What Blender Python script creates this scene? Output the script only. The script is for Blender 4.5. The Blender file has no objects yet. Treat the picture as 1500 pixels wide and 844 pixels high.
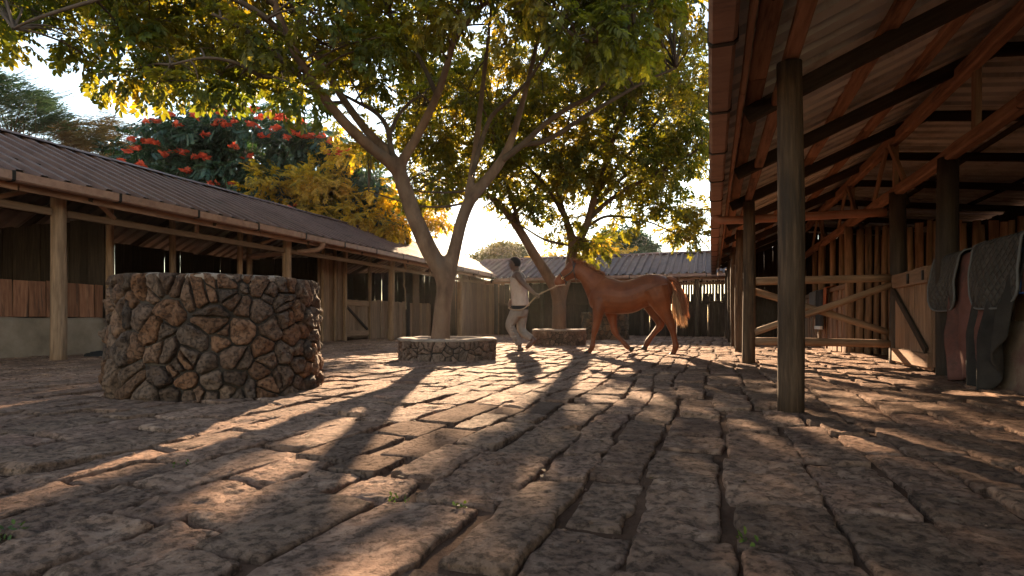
import bpy, bmesh, math, random
import numpy as np
from mathutils import Vector, Matrix

random.seed(7)
RNG = np.random.default_rng(7)
SC = bpy.context.scene
COL = SC.collection
PI = math.pi

# ------------------------------------------------------------------ camera
CAM_H = 0.56
FPX = 818.0            # focal length in photo pixels (photo 1500 wide)
HOR = 471.0            # horizon row of the photo
YAW = math.atan(293.0 / FPX)
CY, SY = math.cos(YAW), math.sin(YAW)
cam_d = bpy.data.cameras.new("camera")
cam = bpy.data.objects.new("camera", cam_d)
COL.objects.link(cam)
cam.location = (0, 0, CAM_H)
cam.rotation_euler = (PI / 2, 0, YAW)
cam_d.sensor_width = 36.0
cam_d.lens = FPX / 1500.0 * 36.0
cam_d.shift_y = (HOR - 422.0) / 1500.0
cam_d.clip_start = 0.02
cam_d.clip_end = 2000
SC.camera = cam

# ------------------------------------------------------------------ light
SUN_EL = math.radians(17.0)
SUN_H = Vector((-0.354, 0.935, 0)).normalized()
SUN_V = Vector((SUN_H.x * math.cos(SUN_EL), SUN_H.y * math.cos(SUN_EL), math.sin(SUN_EL)))
W = bpy.data.worlds.new("World")
SC.world = W
W.use_nodes = True
wn = W.node_tree
wn.nodes.clear()
wo = wn.nodes.new("ShaderNodeOutputWorld")
wb = wn.nodes.new("ShaderNodeBackground")
sky = wn.nodes.new("ShaderNodeTexSky")
sky.sky_type = 'NISHITA'
sky.sun_disc = False
sky.sun_elevation = SUN_EL
sky.sun_rotation = math.atan2(SUN_H.x, SUN_H.y)
sky.air_density = 1.0
sky.dust_density = 0.05
sky.ozone_density = 2.5
wb.inputs['Strength'].default_value = 0.105
tint = wn.nodes.new("ShaderNodeMix"); tint.data_type = 'RGBA'; tint.blend_type = 'MULTIPLY'
tint.inputs['Factor'].default_value = 1.0
tint.inputs['B'].default_value = (1.14, 0.84, 0.60, 1)     # the teal, slightly warm sky of the photograph
wn.links.new(sky.outputs[0], tint.inputs['A'])
wn.links.new(tint.outputs['Result'], wb.inputs[0])
wn.links.new(wb.outputs[0], wo.inputs[0])
sun_d = bpy.data.lights.new("sun", 'SUN')
sun_d.energy = 4.1
sun_d.angle = math.radians(0.6)
sun_d.color = (1.0, 0.71, 0.44)
sun = bpy.data.objects.new("sun", sun_d)
COL.objects.link(sun)
sun.rotation_euler = SUN_V.to_track_quat('Z', 'Y').to_euler()
sun.location = SUN_V * 60
SC.view_settings.view_transform = 'Standard'
SC.view_settings.look = 'None'
SC.view_settings.exposure = 2.72
SC.view_settings.gamma = 1.0
SC.cycles.max_bounces = 8
SC.cycles.diffuse_bounces = 4
SC.cycles.transparent_max_bounces = 8

# ------------------------------------------------------------------ helpers
def onY(px, py, Y):
    d = Y / (SY * (px - 750) / FPX + CY)
    return Vector((d * (CY * (px - 750) / FPX - SY), Y, CAM_H + (HOR - py) / FPX * d))

def onD(px, py, d):
    o = (px - 750) / FPX * d
    return Vector((CY * o - SY * d, SY * o + CY * d, CAM_H + (HOR - py) / FPX * d))

def _hash(ix, iy, iz, seed):
    h = (ix * 374761393 + iy * 668265263 + iz * 2147483647 + seed * 1274126177) & 0xFFFFFFFF
    h = ((h ^ (h >> 13)) * 1274126177) & 0xFFFFFFFF
    h = (h ^ (h >> 16)) & 0xFFFFFFFF
    return h / 4294967295.0 * 2 - 1

def vnoise(P, seed=0):
    P = np.asarray(P, float)
    F = np.floor(P).astype(np.int64)
    f = P - F
    f = f * f * (3 - 2 * f)
    x, y, z = F[:, 0], F[:, 1], F[:, 2]
    r = 0
    for dx in (0, 1):
        wx = f[:, 0] if dx else 1 - f[:, 0]
        for dy in (0, 1):
            wy = f[:, 1] if dy else 1 - f[:, 1]
            for dz in (0, 1):
                wz = f[:, 2] if dz else 1 - f[:, 2]
                r = r + wx * wy * wz * _hash(x + dx, y + dy, z + dz, seed)
    return r

def fbm(P, octv=4, seed=0, gain=0.5):
    P = np.asarray(P, float)
    r = 0
    a = 1.0
    for o in range(octv):
        r = r + a * vnoise(P * (2 ** o) + o * 17.3, seed + o)
        a *= gain
    return r

def mesh_from(name, verts, faces, mat=None, smooth=False, mats=None, fmat=None):
    me = bpy.data.meshes.new(name)
    me.from_pydata([tuple(v) for v in verts], [], [tuple(f) for f in faces])
    if mats:
        for m in mats:
            me.materials.append(m)
        if fmat is not None:
            me.polygons.foreach_set('material_index', np.asarray(fmat, np.int32))
    elif mat:
        me.materials.append(mat)
    if smooth:
        me.polygons.foreach_set('use_smooth', np.ones(len(me.polygons), bool))
    me.update()
    return me

def mesh_np(name, V, F, mat, smooth=False):
    """V (n,3); F (m,k) same k for every face"""
    me = bpy.data.meshes.new(name)
    V = np.ascontiguousarray(V, np.float32)
    F = np.ascontiguousarray(F, np.int32)
    m, k = F.shape
    me.vertices.add(len(V))
    me.vertices.foreach_set('co', V.ravel())
    me.loops.add(m * k)
    me.loops.foreach_set('vertex_index', F.ravel())
    me.polygons.add(m)
    me.polygons.foreach_set('loop_start', np.arange(0, m * k, k, dtype=np.int32))
    me.polygons.foreach_set('loop_total', np.full(m, k, np.int32))
    if smooth:
        me.polygons.foreach_set('use_smooth', np.ones(m, bool))
    me.materials.append(mat)
    me.update(calc_edges=True)
    return me

def obj(name, me, parent=None, loc=None, mat4=None):
    o = bpy.data.objects.new(name, me)
    COL.objects.link(o)
    if parent is not None:
        o.parent = parent
    if mat4 is not None:
        o.matrix_basis = mat4
    elif loc is not None:
        o.location = loc
    return o

def tag(o, label=None, cat=None, group=None, kind=None):
    if label: o['label'] = label
    if cat: o['category'] = cat
    if group: o['group'] = group
    if kind: o['kind'] = kind
    return o

def thing(name, label, cat, loc=(0, 0, 0), rz=0, group=None):
    o = bpy.data.objects.new(name, None)
    COL.objects.link(o)
    o.location = loc
    o.rotation_euler = (0, 0, rz)
    o.empty_display_size = 0.2
    return tag(o, label, cat, group)

class MB:
    """collects pieces into ONE mesh"""
    def __init__(s):
        s.v = []; s.f = []
    def add(s, V, F):
        n = len(s.v)
        s.v += [tuple(v) for v in V]
        s.f += [tuple(i + n for i in f) for f in F]
    def box(s, lo, hi):
        x0, y0, z0 = lo; x1, y1, z1 = hi
        V = [(x0,y0,z0),(x1,y0,z0),(x1,y1,z0),(x0,y1,z0),(x0,y0,z1),(x1,y0,z1),(x1,y1,z1),(x0,y1,z1)]
        s.add(V, [(0,3,2,1),(4,5,6,7),(0,1,5,4),(1,2,6,5),(2,3,7,6),(3,0,4,7)])
    def tube(s, pts, rad, n=8, cap=True, squash=None):
        V, F = tube_geo(pts, rad, n, cap, squash)
        s.add(V, F)
    def build(s, name, mat, parent=None, smooth=False, loc=None):
        return obj(name, mesh_from(name, s.v, s.f, mat, smooth), parent, loc)

def frames(pts):
    P = [Vector(p) for p in pts]
    T = []
    for i in range(len(P)):
        a = P[max(i - 1, 0)]; b = P[min(i + 1, len(P) - 1)]
        t = (b - a)
        T.append(t.normalized() if t.length > 1e-9 else Vector((0, 0, 1)))
    ref = Vector((0, 0, 1)) if abs(T[0].z) < 0.9 else Vector((1, 0, 0))
    X = (ref - T[0] * ref.dot(T[0])).normalized()
    out = []
    for t in T:
        X = (X - t * X.dot(t))
        X = X.normalized() if X.length > 1e-6 else t.orthogonal().normalized()
        out.append((X.copy(), t.cross(X)))
    return P, T, out

def tube_geo(pts, rad, n=8, cap=True, squash=None):
    P, T, FR = frames(pts)
    V = []; F = []
    for i, p in enumerate(P):
        r = rad[i] if hasattr(rad, '__len__') else rad
        X, Y = FR[i]
        for k in range(n):
            a = 2 * PI * k / n
            V.append(p + X * (r * math.cos(a)) + Y * (r * math.sin(a)))
    for i in range(len(P) - 1):
        for k in range(n):
            a = i * n + k; b = i * n + (k + 1) % n
            F.append((a, b, b + n, a + n))
    if cap:
        F.append(tuple(range(n - 1, -1, -1)))
        m = (len(P) - 1) * n
        F.append(tuple(range(m, m + n)))
    return V, F

def smooth_path(pts, sub=4):
    """Catmull-Rom through points with a value tuple each"""
    P = [np.array(p, float) for p in pts]
    out = []
    for i in range(len(P) - 1):
        p0 = P[max(i - 1, 0)]; p1 = P[i]; p2 = P[i + 1]; p3 = P[min(i + 2, len(P) - 1)]
        for k in range(sub):
            t = k / sub
            out.append(0.5 * (2 * p1 + (p2 - p0) * t + (2 * p0 - 5 * p1 + 4 * p2 - p3) * t * t + (3 * p1 - p0 - 3 * p2 + p3) * t ** 3))
    out.append(P[-1])
    return out

def voxel_join(geos, voxel, mat, name, smooth_it=4, parent=None, factor=0.5):
    mb = MB()
    for V, F in geos:
        mb.add(V, F)
    me = mesh_from(name + "_raw", mb.v, mb.f, mat)
    bm = bmesh.new(); bm.from_mesh(me)
    bmesh.ops.recalc_face_normals(bm, faces=bm.faces)
    bm.to_mesh(me); bm.free()
    o = bpy.data.objects.new(name + "_raw", me)
    COL.objects.link(o)
    m = o.modifiers.new("r", 'REMESH'); m.mode = 'VOXEL'; m.voxel_size = voxel; m.use_smooth_shade = True
    if smooth_it:
        sm = o.modifiers.new("s", 'SMOOTH'); sm.factor = factor; sm.iterations = smooth_it
    dg = bpy.context.evaluated_depsgraph_get()
    dg.update()
    me2 = bpy.data.meshes.new_from_object(o.evaluated_get(dg))
    bpy.data.objects.remove(o)
    bpy.data.meshes.remove(me)
    me2.name = name
    me2.materials.clear(); me2.materials.append(mat)
    me2.polygons.foreach_set('use_smooth', np.ones(len(me2.polygons), bool))
    return obj(name, me2, parent)

# ------------------------------------------------------------------ materials
def ramp(nt, cols, pos=None):
    r = nt.nodes.new("ShaderNodeValToRGB")
    e = r.color_ramp.elements
    n = len(cols)
    pos = pos or [i / (n - 1) for i in range(n)]
    while len(e) < n:
        e.new(0.5)
    for i in range(n):
        e[i].position = pos[i]
        e[i].color = (*cols[i], 1)
    return r

def pmat(name, cols, nscale=6.0, stretch=(1, 1, 1), rnd_cols=None, rnd_fac=0.5, rnd='object', val=0.25,
         bumps=((30, 0.4, 0.01),), rough=0.85, spec=0.25, metal=0.0, dirt=None, detail=8, seed=0.0,
         pits=None, trans=None, trans_fac=0.0, sheen=0.0, quilt=0.0, contrast=(0.25, 0.75), sss=0):
    m = bpy.data.materials.new(name)
    m.use_nodes = True
    nt = m.node_tree
    L = nt.links.new
    bs = nt.nodes["Principled BSDF"]
    out = nt.nodes["Material Output"]
    tc = nt.nodes.new("ShaderNodeTexCoord")
    mp = nt.nodes.new("ShaderNodeMapping")
    mp.inputs['Scale'].default_value = stretch
    L(tc.outputs['Object'], mp.inputs['Vector'])
    oi = nt.nodes.new("ShaderNodeObjectInfo")
    geo = nt.nodes.new("ShaderNodeNewGeometry")
    rv = oi.outputs['Random'] if rnd == 'object' else geo.outputs['Random Per Island']
    # shift the pattern from object to object
    ad = nt.nodes.new("ShaderNodeVectorMath"); ad.operation = 'ADD'
    sc = nt.nodes.new("ShaderNodeVectorMath"); sc.operation = 'SCALE'
    sc.inputs[0].default_value = (31.7, 17.9, 23.3)
    L(oi.outputs['Random'], sc.inputs['Scale'])
    L(mp.outputs[0], ad.inputs[0]); L(sc.outputs[0], ad.inputs[1])
    co = ad.outputs[0]
    nz = nt.nodes.new("ShaderNodeTexNoise")
    nz.inputs['Scale'].default_value = nscale
    nz.inputs['Detail'].default_value = detail
    nz.inputs['Roughness'].default_value = 0.62
    L(co, nz.inputs['Vector'])
    mr = nt.nodes.new("ShaderNodeMapRange")
    mr.inputs['From Min'].default_value = contrast[0]; mr.inputs['From Max'].default_value = contrast[1]
    L(nz.outputs['Fac'], mr.inputs['Value'])
    rp = ramp(nt, cols)
    L(mr.outputs[0], rp.inputs[0])
    col = rp.outputs[0]
    if rnd_cols:
        r2 = ramp(nt, rnd_cols)
        L(rv, r2.inputs[0])
        mx = nt.nodes.new("ShaderNodeMix"); mx.data_type = 'RGBA'
        mx.inputs['Factor'].default_value = rnd_fac
        L(col, mx.inputs['A']); L(r2.outputs[0], mx.inputs['B'])
        col = mx.outputs['Result']
    if val:
        hs = nt.nodes.new("ShaderNodeHueSaturation")
        wr = nt.nodes.new("ShaderNodeTexWhiteNoise"); wr.noise_dimensions = '1D'
        L(rv, wr.inputs['W'])
        m2 = nt.nodes.new("ShaderNodeMapRange")
        m2.inputs['To Min'].default_value = 1 - val; m2.inputs['To Max'].default_value = 1 + val
        L(wr.outputs['Value'], m2.inputs['Value'])
        L(m2.outputs[0], hs.inputs['Value']); L(col, hs.inputs['Color'])
        col = hs.outputs[0]
    if dirt:
        dcol, dscale, dlo, dhi = dirt
        n3 = nt.nodes.new("ShaderNodeTexNoise"); n3.inputs['Scale'].default_value = dscale
        n3.inputs['Detail'].default_value = 6; n3.inputs['Roughness'].default_value = 0.7
        L(co, n3.inputs['Vector'])
        m3 = nt.nodes.new("ShaderNodeMapRange")
        m3.inputs['From Min'].default_value = dlo; m3.inputs['From Max'].default_value = dhi
        L(n3.outputs['Fac'], m3.inputs['Value'])
        mx = nt.nodes.new("ShaderNodeMix"); mx.data_type = 'RGBA'
        L(m3.outputs[0], mx.inputs['Factor']); L(col, mx.inputs['A'])
        mx.inputs['B'].default_value = (*dcol, 1)
        col = mx.outputs['Result']
    pit_h = None
    if pits:
        psc, plo, phi, pdark = pits
        pn = nt.nodes.new("ShaderNodeTexNoise"); pn.inputs['Scale'].default_value = psc
        pn.inputs['Detail'].default_value = 9; pn.inputs['Roughness'].default_value = 0.72
        L(co, pn.inputs['Vector'])
        pm = nt.nodes.new("ShaderNodeMapRange"); pm.interpolation_type = 'SMOOTHSTEP'
        pm.inputs['From Min'].default_value = plo; pm.inputs['From Max'].default_value = phi
        pm.inputs['To Min'].default_value = pdark; pm.inputs['To Max'].default_value = 1.0
        L(pn.outputs['Fac'], pm.inputs['Value'])
        vm = nt.nodes.new("ShaderNodeVectorMath"); vm.operation = 'SCALE'
        L(col, vm.inputs[0]); L(pm.outputs[0], vm.inputs['Scale'])
        col = vm.outputs[0]
        pit_h = pm.outputs[0]
    L(col, bs.inputs['Base Color'])
    bs.inputs['Roughness'].default_value = rough
    bs.inputs['Specular IOR Level'].default_value = spec
    bs.inputs['Metallic'].default_value = metal
    if sheen:
        bs.inputs['Sheen Weight'].default_value = sheen
        bs.inputs['Sheen Roughness'].default_value = 0.4
        bs.inputs['Sheen Tint'].default_value = (1, .75, .55, 1)
    prev = None
    if pit_h is not None:
        bp = nt.nodes.new("ShaderNodeBump")
        bp.inputs['Strength'].default_value = 0.9; bp.inputs['Distance'].default_value = 0.012
        L(pit_h, bp.inputs['Height'])
        prev = bp.outputs[0]
    for bsc, st, dist in bumps:
        bn = nt.nodes.new("ShaderNodeTexNoise")
        bn.inputs['Scale'].default_value = bsc; bn.inputs['Detail'].default_value = 6
        bn.inputs['Roughness'].default_value = 0.65
        L(co, bn.inputs['Vector'])
        bp = nt.nodes.new("ShaderNodeBump")
        bp.inputs['Strength'].default_value = st; bp.inputs['Distance'].default_value = dist
        L(bn.outputs['Fac'], bp.inputs['Height'])
        if prev is not None: L(prev, bp.inputs['Normal'])
        prev = bp.outputs[0]
    if quilt:
        sx = nt.nodes.new("ShaderNodeSeparateXYZ"); L(tc.outputs['Object'], sx.inputs[0])
        hh = None
        for sg in (1, -1):
            a = nt.nodes.new("ShaderNodeMath"); a.operation = 'MULTIPLY_ADD'
            L(sx.outputs['Z'], a.inputs[0]); a.inputs[1].default_value = sg; L(sx.outputs['Y'], a.inputs[2])
            b = nt.nodes.new("ShaderNodeMath"); b.operation = 'MULTIPLY'; L(a.outputs[0], b.inputs[0]); b.inputs[1].default_value = PI / quilt
            c = nt.nodes.new("ShaderNodeMath"); c.operation = 'SINE'; L(b.outputs[0], c.inputs[0])
            d = nt.nodes.new("ShaderNodeMath"); d.operation = 'ABSOLUTE'; L(c.outputs[0], d.inputs[0])
            e = nt.nodes.new("ShaderNodeMath"); e.operation = 'POWER'; L(d.outputs[0], e.inputs[0]); e.inputs[1].default_value = 0.5
            if hh is None: hh = e.outputs[0]
            else:
                f = nt.nodes.new("ShaderNodeMath"); f.operation = 'MULTIPLY'; L(hh, f.inputs[0]); L(e.outputs[0], f.inputs[1]); hh = f.outputs[0]
        bp = nt.nodes.new("ShaderNodeBump"); bp.inputs['Strength'].default_value = 1.0; bp.inputs['Distance'].default_value = 0.02
        L(hh, bp.inputs['Height'])
        if prev is not None: L(prev, bp.inputs['Normal'])
        prev = bp.outputs[0]
    if prev is not None:
        L(prev, bs.inputs['Normal'])
    if trans is not None:
        tl = nt.nodes.new("ShaderNodeBsdfTranslucent")
        tm = nt.nodes.new("ShaderNodeMix"); tm.data_type = 'RGBA'; tm.blend_type = 'MULTIPLY'; tm.inputs['Factor'].default_value = 1
        L(col, tm.inputs['A']); tm.inputs['B'].default_value = (*trans, 1)
        L(tm.outputs['Result'], tl.inputs['Color'])
        ms = nt.nodes.new("ShaderNodeMixShader"); ms.inputs[0].default_value = trans_fac
        L(bs.outputs[0], ms.inputs[1]); L(tl.outputs[0], ms.inputs[2])
        L(ms.outputs[0], out.inputs['Surface'])
    return m

M = {}
PV = [(.10,.050,.032),(.31,.168,.108),(.52,.325,.225)]
PR = [(.31,.18,.12),(.21,.138,.104),(.38,.25,.17),(.30,.175,.135)]
M['paver'] = pmat("paving_rock", PV, nscale=13, val=.25, rnd_cols=PR, rnd_fac=.35, detail=12,
                  bumps=((24,1.0,.03),(80,1.0,.014),(240,.9,.005)), rough=.88, spec=.2, pits=(34,.38,.52,.45))
M['paver_far'] = pmat("paving_rock_far", PV, nscale=13, val=.25, rnd='island', rnd_cols=PR, rnd_fac=.35, detail=10,
                  bumps=((24,1.0,.03),(80,1.0,.014)), rough=.88, spec=.2, pits=(30,.38,.52,.45))
M['slab'] = pmat("smooth_slab", [(.07,.042,.030),(.125,.078,.056),(.175,.115,.085)], nscale=8, val=.1,
                  bumps=((90,.6,.004),(300,.5,.002)), rough=1.0, spec=.03, pits=(60,.36,.5,.6))
M['dirt'] = pmat("packed_dirt", [(.055,.029,.018),(.11,.058,.036),(.18,.10,.064)], nscale=3, val=0,
                 bumps=((20,.8,.02),(120,.9,.008)), rough=.95, spec=.1)
M['rubble'] = pmat("field_rock", [(.04,.024,.017),(.11,.066,.044),(.20,.125,.085)], nscale=13, val=.35, detail=12,
                   rnd_cols=[(.085,.055,.04),(.14,.08,.05),(.06,.046,.04),(.23,.105,.052),(.095,.066,.05),(.165,.10,.065),(.28,.115,.048),(.07,.053,.044)], rnd_fac=.55,
                   bumps=((22,1.0,.025),(70,1.0,.01),(220,.6,.003)), rough=.85, spec=.22, pits=(40,.38,.52,.4))
M['rubble_pale'] = pmat("plastered_rock", [(.07,.044,.032),(.16,.105,.075),(.25,.17,.125)], nscale=12, val=.3, detail=12,
                   rnd_cols=[(.19,.115,.08),(.12,.082,.062),(.23,.125,.08),(.14,.10,.075)], rnd_fac=.5,
                   bumps=((20,1.0,.02),(70,.9,.008)), rough=.9, spec=.12, pits=(38,.38,.52,.5))
M['mortar'] = pmat("dark_mortar", [(.022,.017,.014),(.045,.034,.027),(.075,.057,.045)], nscale=12, val=0,
                   bumps=((40,.9,.012),(150,.7,.004)), rough=.95, spec=.15)
M['rim'] = pmat("cement_rim", [(.13,.098,.078),(.23,.172,.135),(.32,.245,.19)], nscale=7, val=0,
                bumps=((30,.8,.012),(140,.7,.004)), rough=.9, spec=.25)
M['soil'] = pmat("planter_soil", [(.05,.035,.025),(.09,.06,.042),(.13,.09,.06)], nscale=9, val=0, bumps=((30,.9,.02),), rough=.95, spec=.1)
M['concrete'] = pmat("rough_render", [(.16,.118,.085),(.25,.185,.135),(.33,.25,.19)], nscale=3, val=.05,
                     bumps=((90,1.0,.012),(200,.8,.006)), rough=.95, spec=.15, dirt=((.20,.10,.085),1.6,.58,.7))
GR = (9, 9, 0.8)
M['wood'] = pmat("weathered_board", [(.12,.068,.040),(.24,.14,.083),(.36,.22,.135)], nscale=3, stretch=GR, val=.28,
                 bumps=((4,.6,.008),(14,.6,.004)), rough=.85, spec=.2, dirt=((.05,.034,.025),.9,.55,.75),
                 rnd_cols=[(.22,.12,.07),(.15,.105,.08),(.26,.15,.09)], rnd_fac=.35)
M['wood_red'] = pmat("reddish_board", [(.14,.066,.040),(.28,.145,.088),(.40,.22,.135)], nscale=3, stretch=GR, val=.25,
                 bumps=((4,.6,.008),(14,.6,.004)), rough=.85, spec=.2, dirt=((.045,.028,.022),1.3,.54,.72))
M['wood_plank'] = pmat("rusty_brown_board", [(.11,.045,.026),(.23,.10,.056),(.33,.16,.09)], nscale=3, stretch=GR, val=.25,
                 bumps=((4,.6,.008),(14,.6,.004)), rough=.85, spec=.2, dirt=((.045,.028,.022),1.3,.52,.70))
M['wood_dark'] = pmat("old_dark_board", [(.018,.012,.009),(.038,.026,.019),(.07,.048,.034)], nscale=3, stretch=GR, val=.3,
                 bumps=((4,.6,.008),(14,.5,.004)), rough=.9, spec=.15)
M['pole'] = pmat("weathered_pole", [(.11,.064,.038),(.225,.135,.080),(.34,.21,.13)], nscale=2.5, stretch=GR, val=.18,
                 bumps=((3,.7,.012),(12,.7,.005)), rough=.8, spec=.25, dirt=((.045,.033,.026),.8,.56,.72))
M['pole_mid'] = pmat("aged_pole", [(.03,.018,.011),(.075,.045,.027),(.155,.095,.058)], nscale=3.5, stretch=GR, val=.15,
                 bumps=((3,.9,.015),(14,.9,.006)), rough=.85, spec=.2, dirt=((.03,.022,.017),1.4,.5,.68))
M['pole_dark'] = pmat("dark_pole", [(.022,.015,.011),(.045,.031,.022),(.085,.06,.042)], nscale=2.5, stretch=GR, val=.18,
                 bumps=((3,.7,.012),(12,.7,.005)), rough=.75, spec=.3)  # darker pole tone for the back posts and the near stall posts
M['roof'] = pmat("painted_roof_metal", [(.080,.045,.036),(.13,.074,.060),(.185,.112,.09)], nscale=2.2, stretch=(1,1,.35), val=.10,
                 bumps=((60,.2,.003),), rough=.68, spec=.14, dirt=((.05,.036,.03),2.2,.55,.75))
M['roof_back'] = pmat("weathered_roof_metal", [(.055,.028,.022),(.088,.048,.038),(.125,.072,.056)], nscale=2.2, stretch=(1,1,.35), val=.12,
                 bumps=((60,.2,.003),), rough=.6, spec=.1)
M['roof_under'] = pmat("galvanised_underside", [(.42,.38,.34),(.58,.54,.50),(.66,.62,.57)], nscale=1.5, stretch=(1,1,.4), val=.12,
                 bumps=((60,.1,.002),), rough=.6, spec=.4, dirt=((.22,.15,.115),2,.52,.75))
M['roof_under_dark'] = pmat("dark_underside", [(.06,.048,.040),(.12,.10,.085),(.20,.17,.15)], nscale=1.5, stretch=(1,1,.4), val=.2,
                 bumps=((60,.1,.002),), rough=.6, spec=.4)  # darker underside tone, used on the left stable roof only
M['gutter'] = pmat("painted_gutter", [(.19,.10,.070),(.28,.155,.11),(.35,.21,.155)], nscale=3, stretch=(1,3,3), val=.12,
                 bumps=((50,.3,.004),(160,.3,.002)), rough=.6, spec=.35, dirt=((.11,.07,.055),2.5,.55,.75))
M['pipe'] = pmat("red_brown_pipe", [(.20,.075,.045),(.28,.11,.065),(.34,.15,.09)], nscale=3, val=0, bumps=((60,.2,.003),), rough=.5, spec=.4)
M['bark'] = pmat("smooth_bark", [(.065,.036,.022),(.14,.083,.051),(.23,.142,.09)], nscale=6, stretch=(1,1,.45), val=.06,
                 bumps=((14,.6,.012),(60,.6,.005)), rough=.85, spec=.2, dirt=((.07,.055,.045),3,.55,.72))
M['bark_dark'] = pmat("dark_bark", [(.05,.034,.024),(.085,.058,.041),(.12,.085,.06)], nscale=7, val=0, bumps=((20,.6,.01),), rough=.9, spec=.15)

def leafmat(name, cols, trans, fac, rough=.5, val=.35):
    return pmat(name, cols, nscale=.9, rnd='island', val=val, bumps=(), rough=rough, spec=.35, trans=trans, trans_fac=fac, contrast=(.35, .65), detail=3)

M['leaf1'] = leafmat("broad_leaf", [(.040,.062,.016),(.075,.088,.018),(.125,.11,.02)], (3.2, 2.5, .6), .55)
M['leaf2'] = leafmat("small_leaf", [(.05,.066,.018),(.088,.094,.02),(.14,.118,.024)], (2.6, 2.15, .5), .55)
M['leaf_gold'] = leafmat("golden_leaf", [(.12,.11,.015),(.36,.27,.025),(.42,.30,.05)], (2.1, 1.7, .5), .55)
M['leaf_dark'] = leafmat("dark_glossy_leaf", [(.018,.040,.028),(.030,.058,.036),(.05,.08,.045)], (1.6, 1.9, .7), .25, rough=.4)
M['leaf_teal'] = leafmat("feathery_leaf", [(.035,.065,.045),(.05,.085,.055),(.07,.105,.06)], (1.5, 1.6, .8), .3)
M['leaf_brown'] = leafmat("dry_leaf", [(.10,.075,.04),(.15,.11,.05),(.13,.12,.06)], (1.4, 1.2, .8), .3)
M['leaf_dead'] = leafmat("dead_leaf", [(.06,.032,.014),(.11,.06,.025),(.16,.10,.04)], (1.2, 1.0, .7), .2, rough=.8)
M['leaf_bush'] = leafmat("bush_leaf", [(.045,.055,.02),(.07,.075,.025),(.10,.095,.03)], (2., 1.6, .7), .35)
M['flower'] = pmat("red_flower", [(.50,.060,.035),(.66,.11,.055),(.74,.19,.10)], nscale=3, rnd='island', val=.2, bumps=(), rough=.5,
                   trans=(1.2,.9,.8), trans_fac=.35)
M['coat'] = pmat("chestnut_coat", [(.085,.027,.012),(.145,.046,.019),(.21,.070,.029)], nscale=3.5, val=0,
                 bumps=((200,.15,.002),), rough=.5, spec=.2, sheen=.08, detail=6, dirt=((.085,.027,.012),1.7,.48,.68))
M['hoof'] = pmat("dark_hoof", [(.03,.024,.02),(.05,.04,.033)], nscale=8, val=0, bumps=(), rough=.6)
M['mane'] = pmat("chestnut_hair", [(.20,.075,.035),(.32,.15,.08)], nscale=3, rnd='island', val=.3, bumps=(), rough=.5, trans=(1.5,1.2,1.), trans_fac=.3)
M['flaxen'] = pmat("pale_tail_hair", [(.26,.15,.085),(.42,.27,.16)], nscale=3, rnd='island', val=.2, bumps=(), rough=.5, trans=(1.1,1.,.9), trans_fac=.35)
M['leather'] = pmat("dark_leather", [(.022,.016,.014),(.04,.03,.026)], nscale=20, val=0, bumps=(), rough=.5, spec=.4)
M['brass'] = pmat("brass_buckle", [(.55,.38,.18),(.65,.48,.25)], nscale=20, val=0, bumps=(), rough=.35, metal=1)
M['skin'] = pmat("dark_skin", [(.070,.038,.026),(.095,.052,.036),(.115,.066,.045)], nscale=14, val=0, bumps=((200,.15,.001),), rough=.5, spec=.4)
M['hair'] = pmat("black_hair", [(.012,.01,.009),(.022,.018,.016)], nscale=60, val=0, bumps=((160,.8,.004),), rough=.8)
M['eye'] = pmat("eye_gloss", [(.02,.015,.012),(.03,.02,.016)], nscale=5, val=0, bumps=(), rough=.15, spec=.6)
M['vest'] = pmat("pale_vest_cotton", [(.28,.215,.18),(.36,.285,.24),(.42,.34,.29)], nscale=7, val=0, bumps=((18,.6,.012),(200,.2,.001)), rough=.9, spec=.15)
M['trousers'] = pmat("khaki_trousers", [(.13,.108,.092),(.19,.158,.135),(.24,.20,.17)], nscale=7, val=0, bumps=((16,.8,.015),(200,.2,.001)), rough=.9, spec=.15)
M['black_cloth'] = pmat("black_cloth", [(.018,.016,.016),(.03,.027,.026)], nscale=10, val=0, bumps=((40,.5,.005),), rough=.9)
M['shoe'] = pmat("dusty_shoe", [(.07,.045,.03),(.12,.08,.055)], nscale=12, val=0, bumps=((60,.4,.003),), rough=.8)
M['rope'] = pmat("hemp_rope", [(.22,.15,.105),(.36,.26,.185)], nscale=40, val=0, bumps=((90,.8,.004),), rough=.9)
M['quilt'] = pmat("quilted_charcoal", [(.045,.041,.037),(.078,.071,.064),(.11,.10,.09)], nscale=5, val=.15, bumps=((9,.5,.02),(150,.3,.002)), rough=.9, quilt=.085, spec=.2)
M['rug_red'] = pmat("red_brown_rug", [(.085,.036,.029),(.14,.060,.048),(.20,.092,.074)], nscale=4, val=0, bumps=((7,.6,.03),(120,.4,.002)), rough=.95, dirt=((.06,.04,.035),3,.5,.7))
M['rug_dark'] = pmat("charcoal_rug", [(.018,.015,.014),(.034,.029,.026),(.055,.047,.041)], nscale=4, val=0, bumps=((7,.6,.03),(120,.4,.002)), rough=.9)
M['piping'] = pmat("grey_piping", [(.11,.11,.11),(.15,.15,.15)], nscale=8, val=0, bumps=(), rough=.8)
M['blue'] = pmat("blue_piping", [(.02,.05,.16),(.03,.07,.2)], nscale=8, val=0, bumps=(), rough=.7)
M['cloth_grey'] = pmat("grey_blanket", [(.14,.13,.13),(.20,.19,.18)], nscale=6, val=.1, bumps=((12,.6,.02),), rough=.95)
M['cloth_orange'] = pmat("orange_blanket", [(.30,.08,.03),(.38,.12,.05)], nscale=6, val=.1, bumps=((12,.6,.02),), rough=.95)
M['cloth_white'] = pmat("white_hem", [(.55,.50,.46),(.65,.6,.55)], nscale=6, val=.1, bumps=(), rough=.9)
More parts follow.
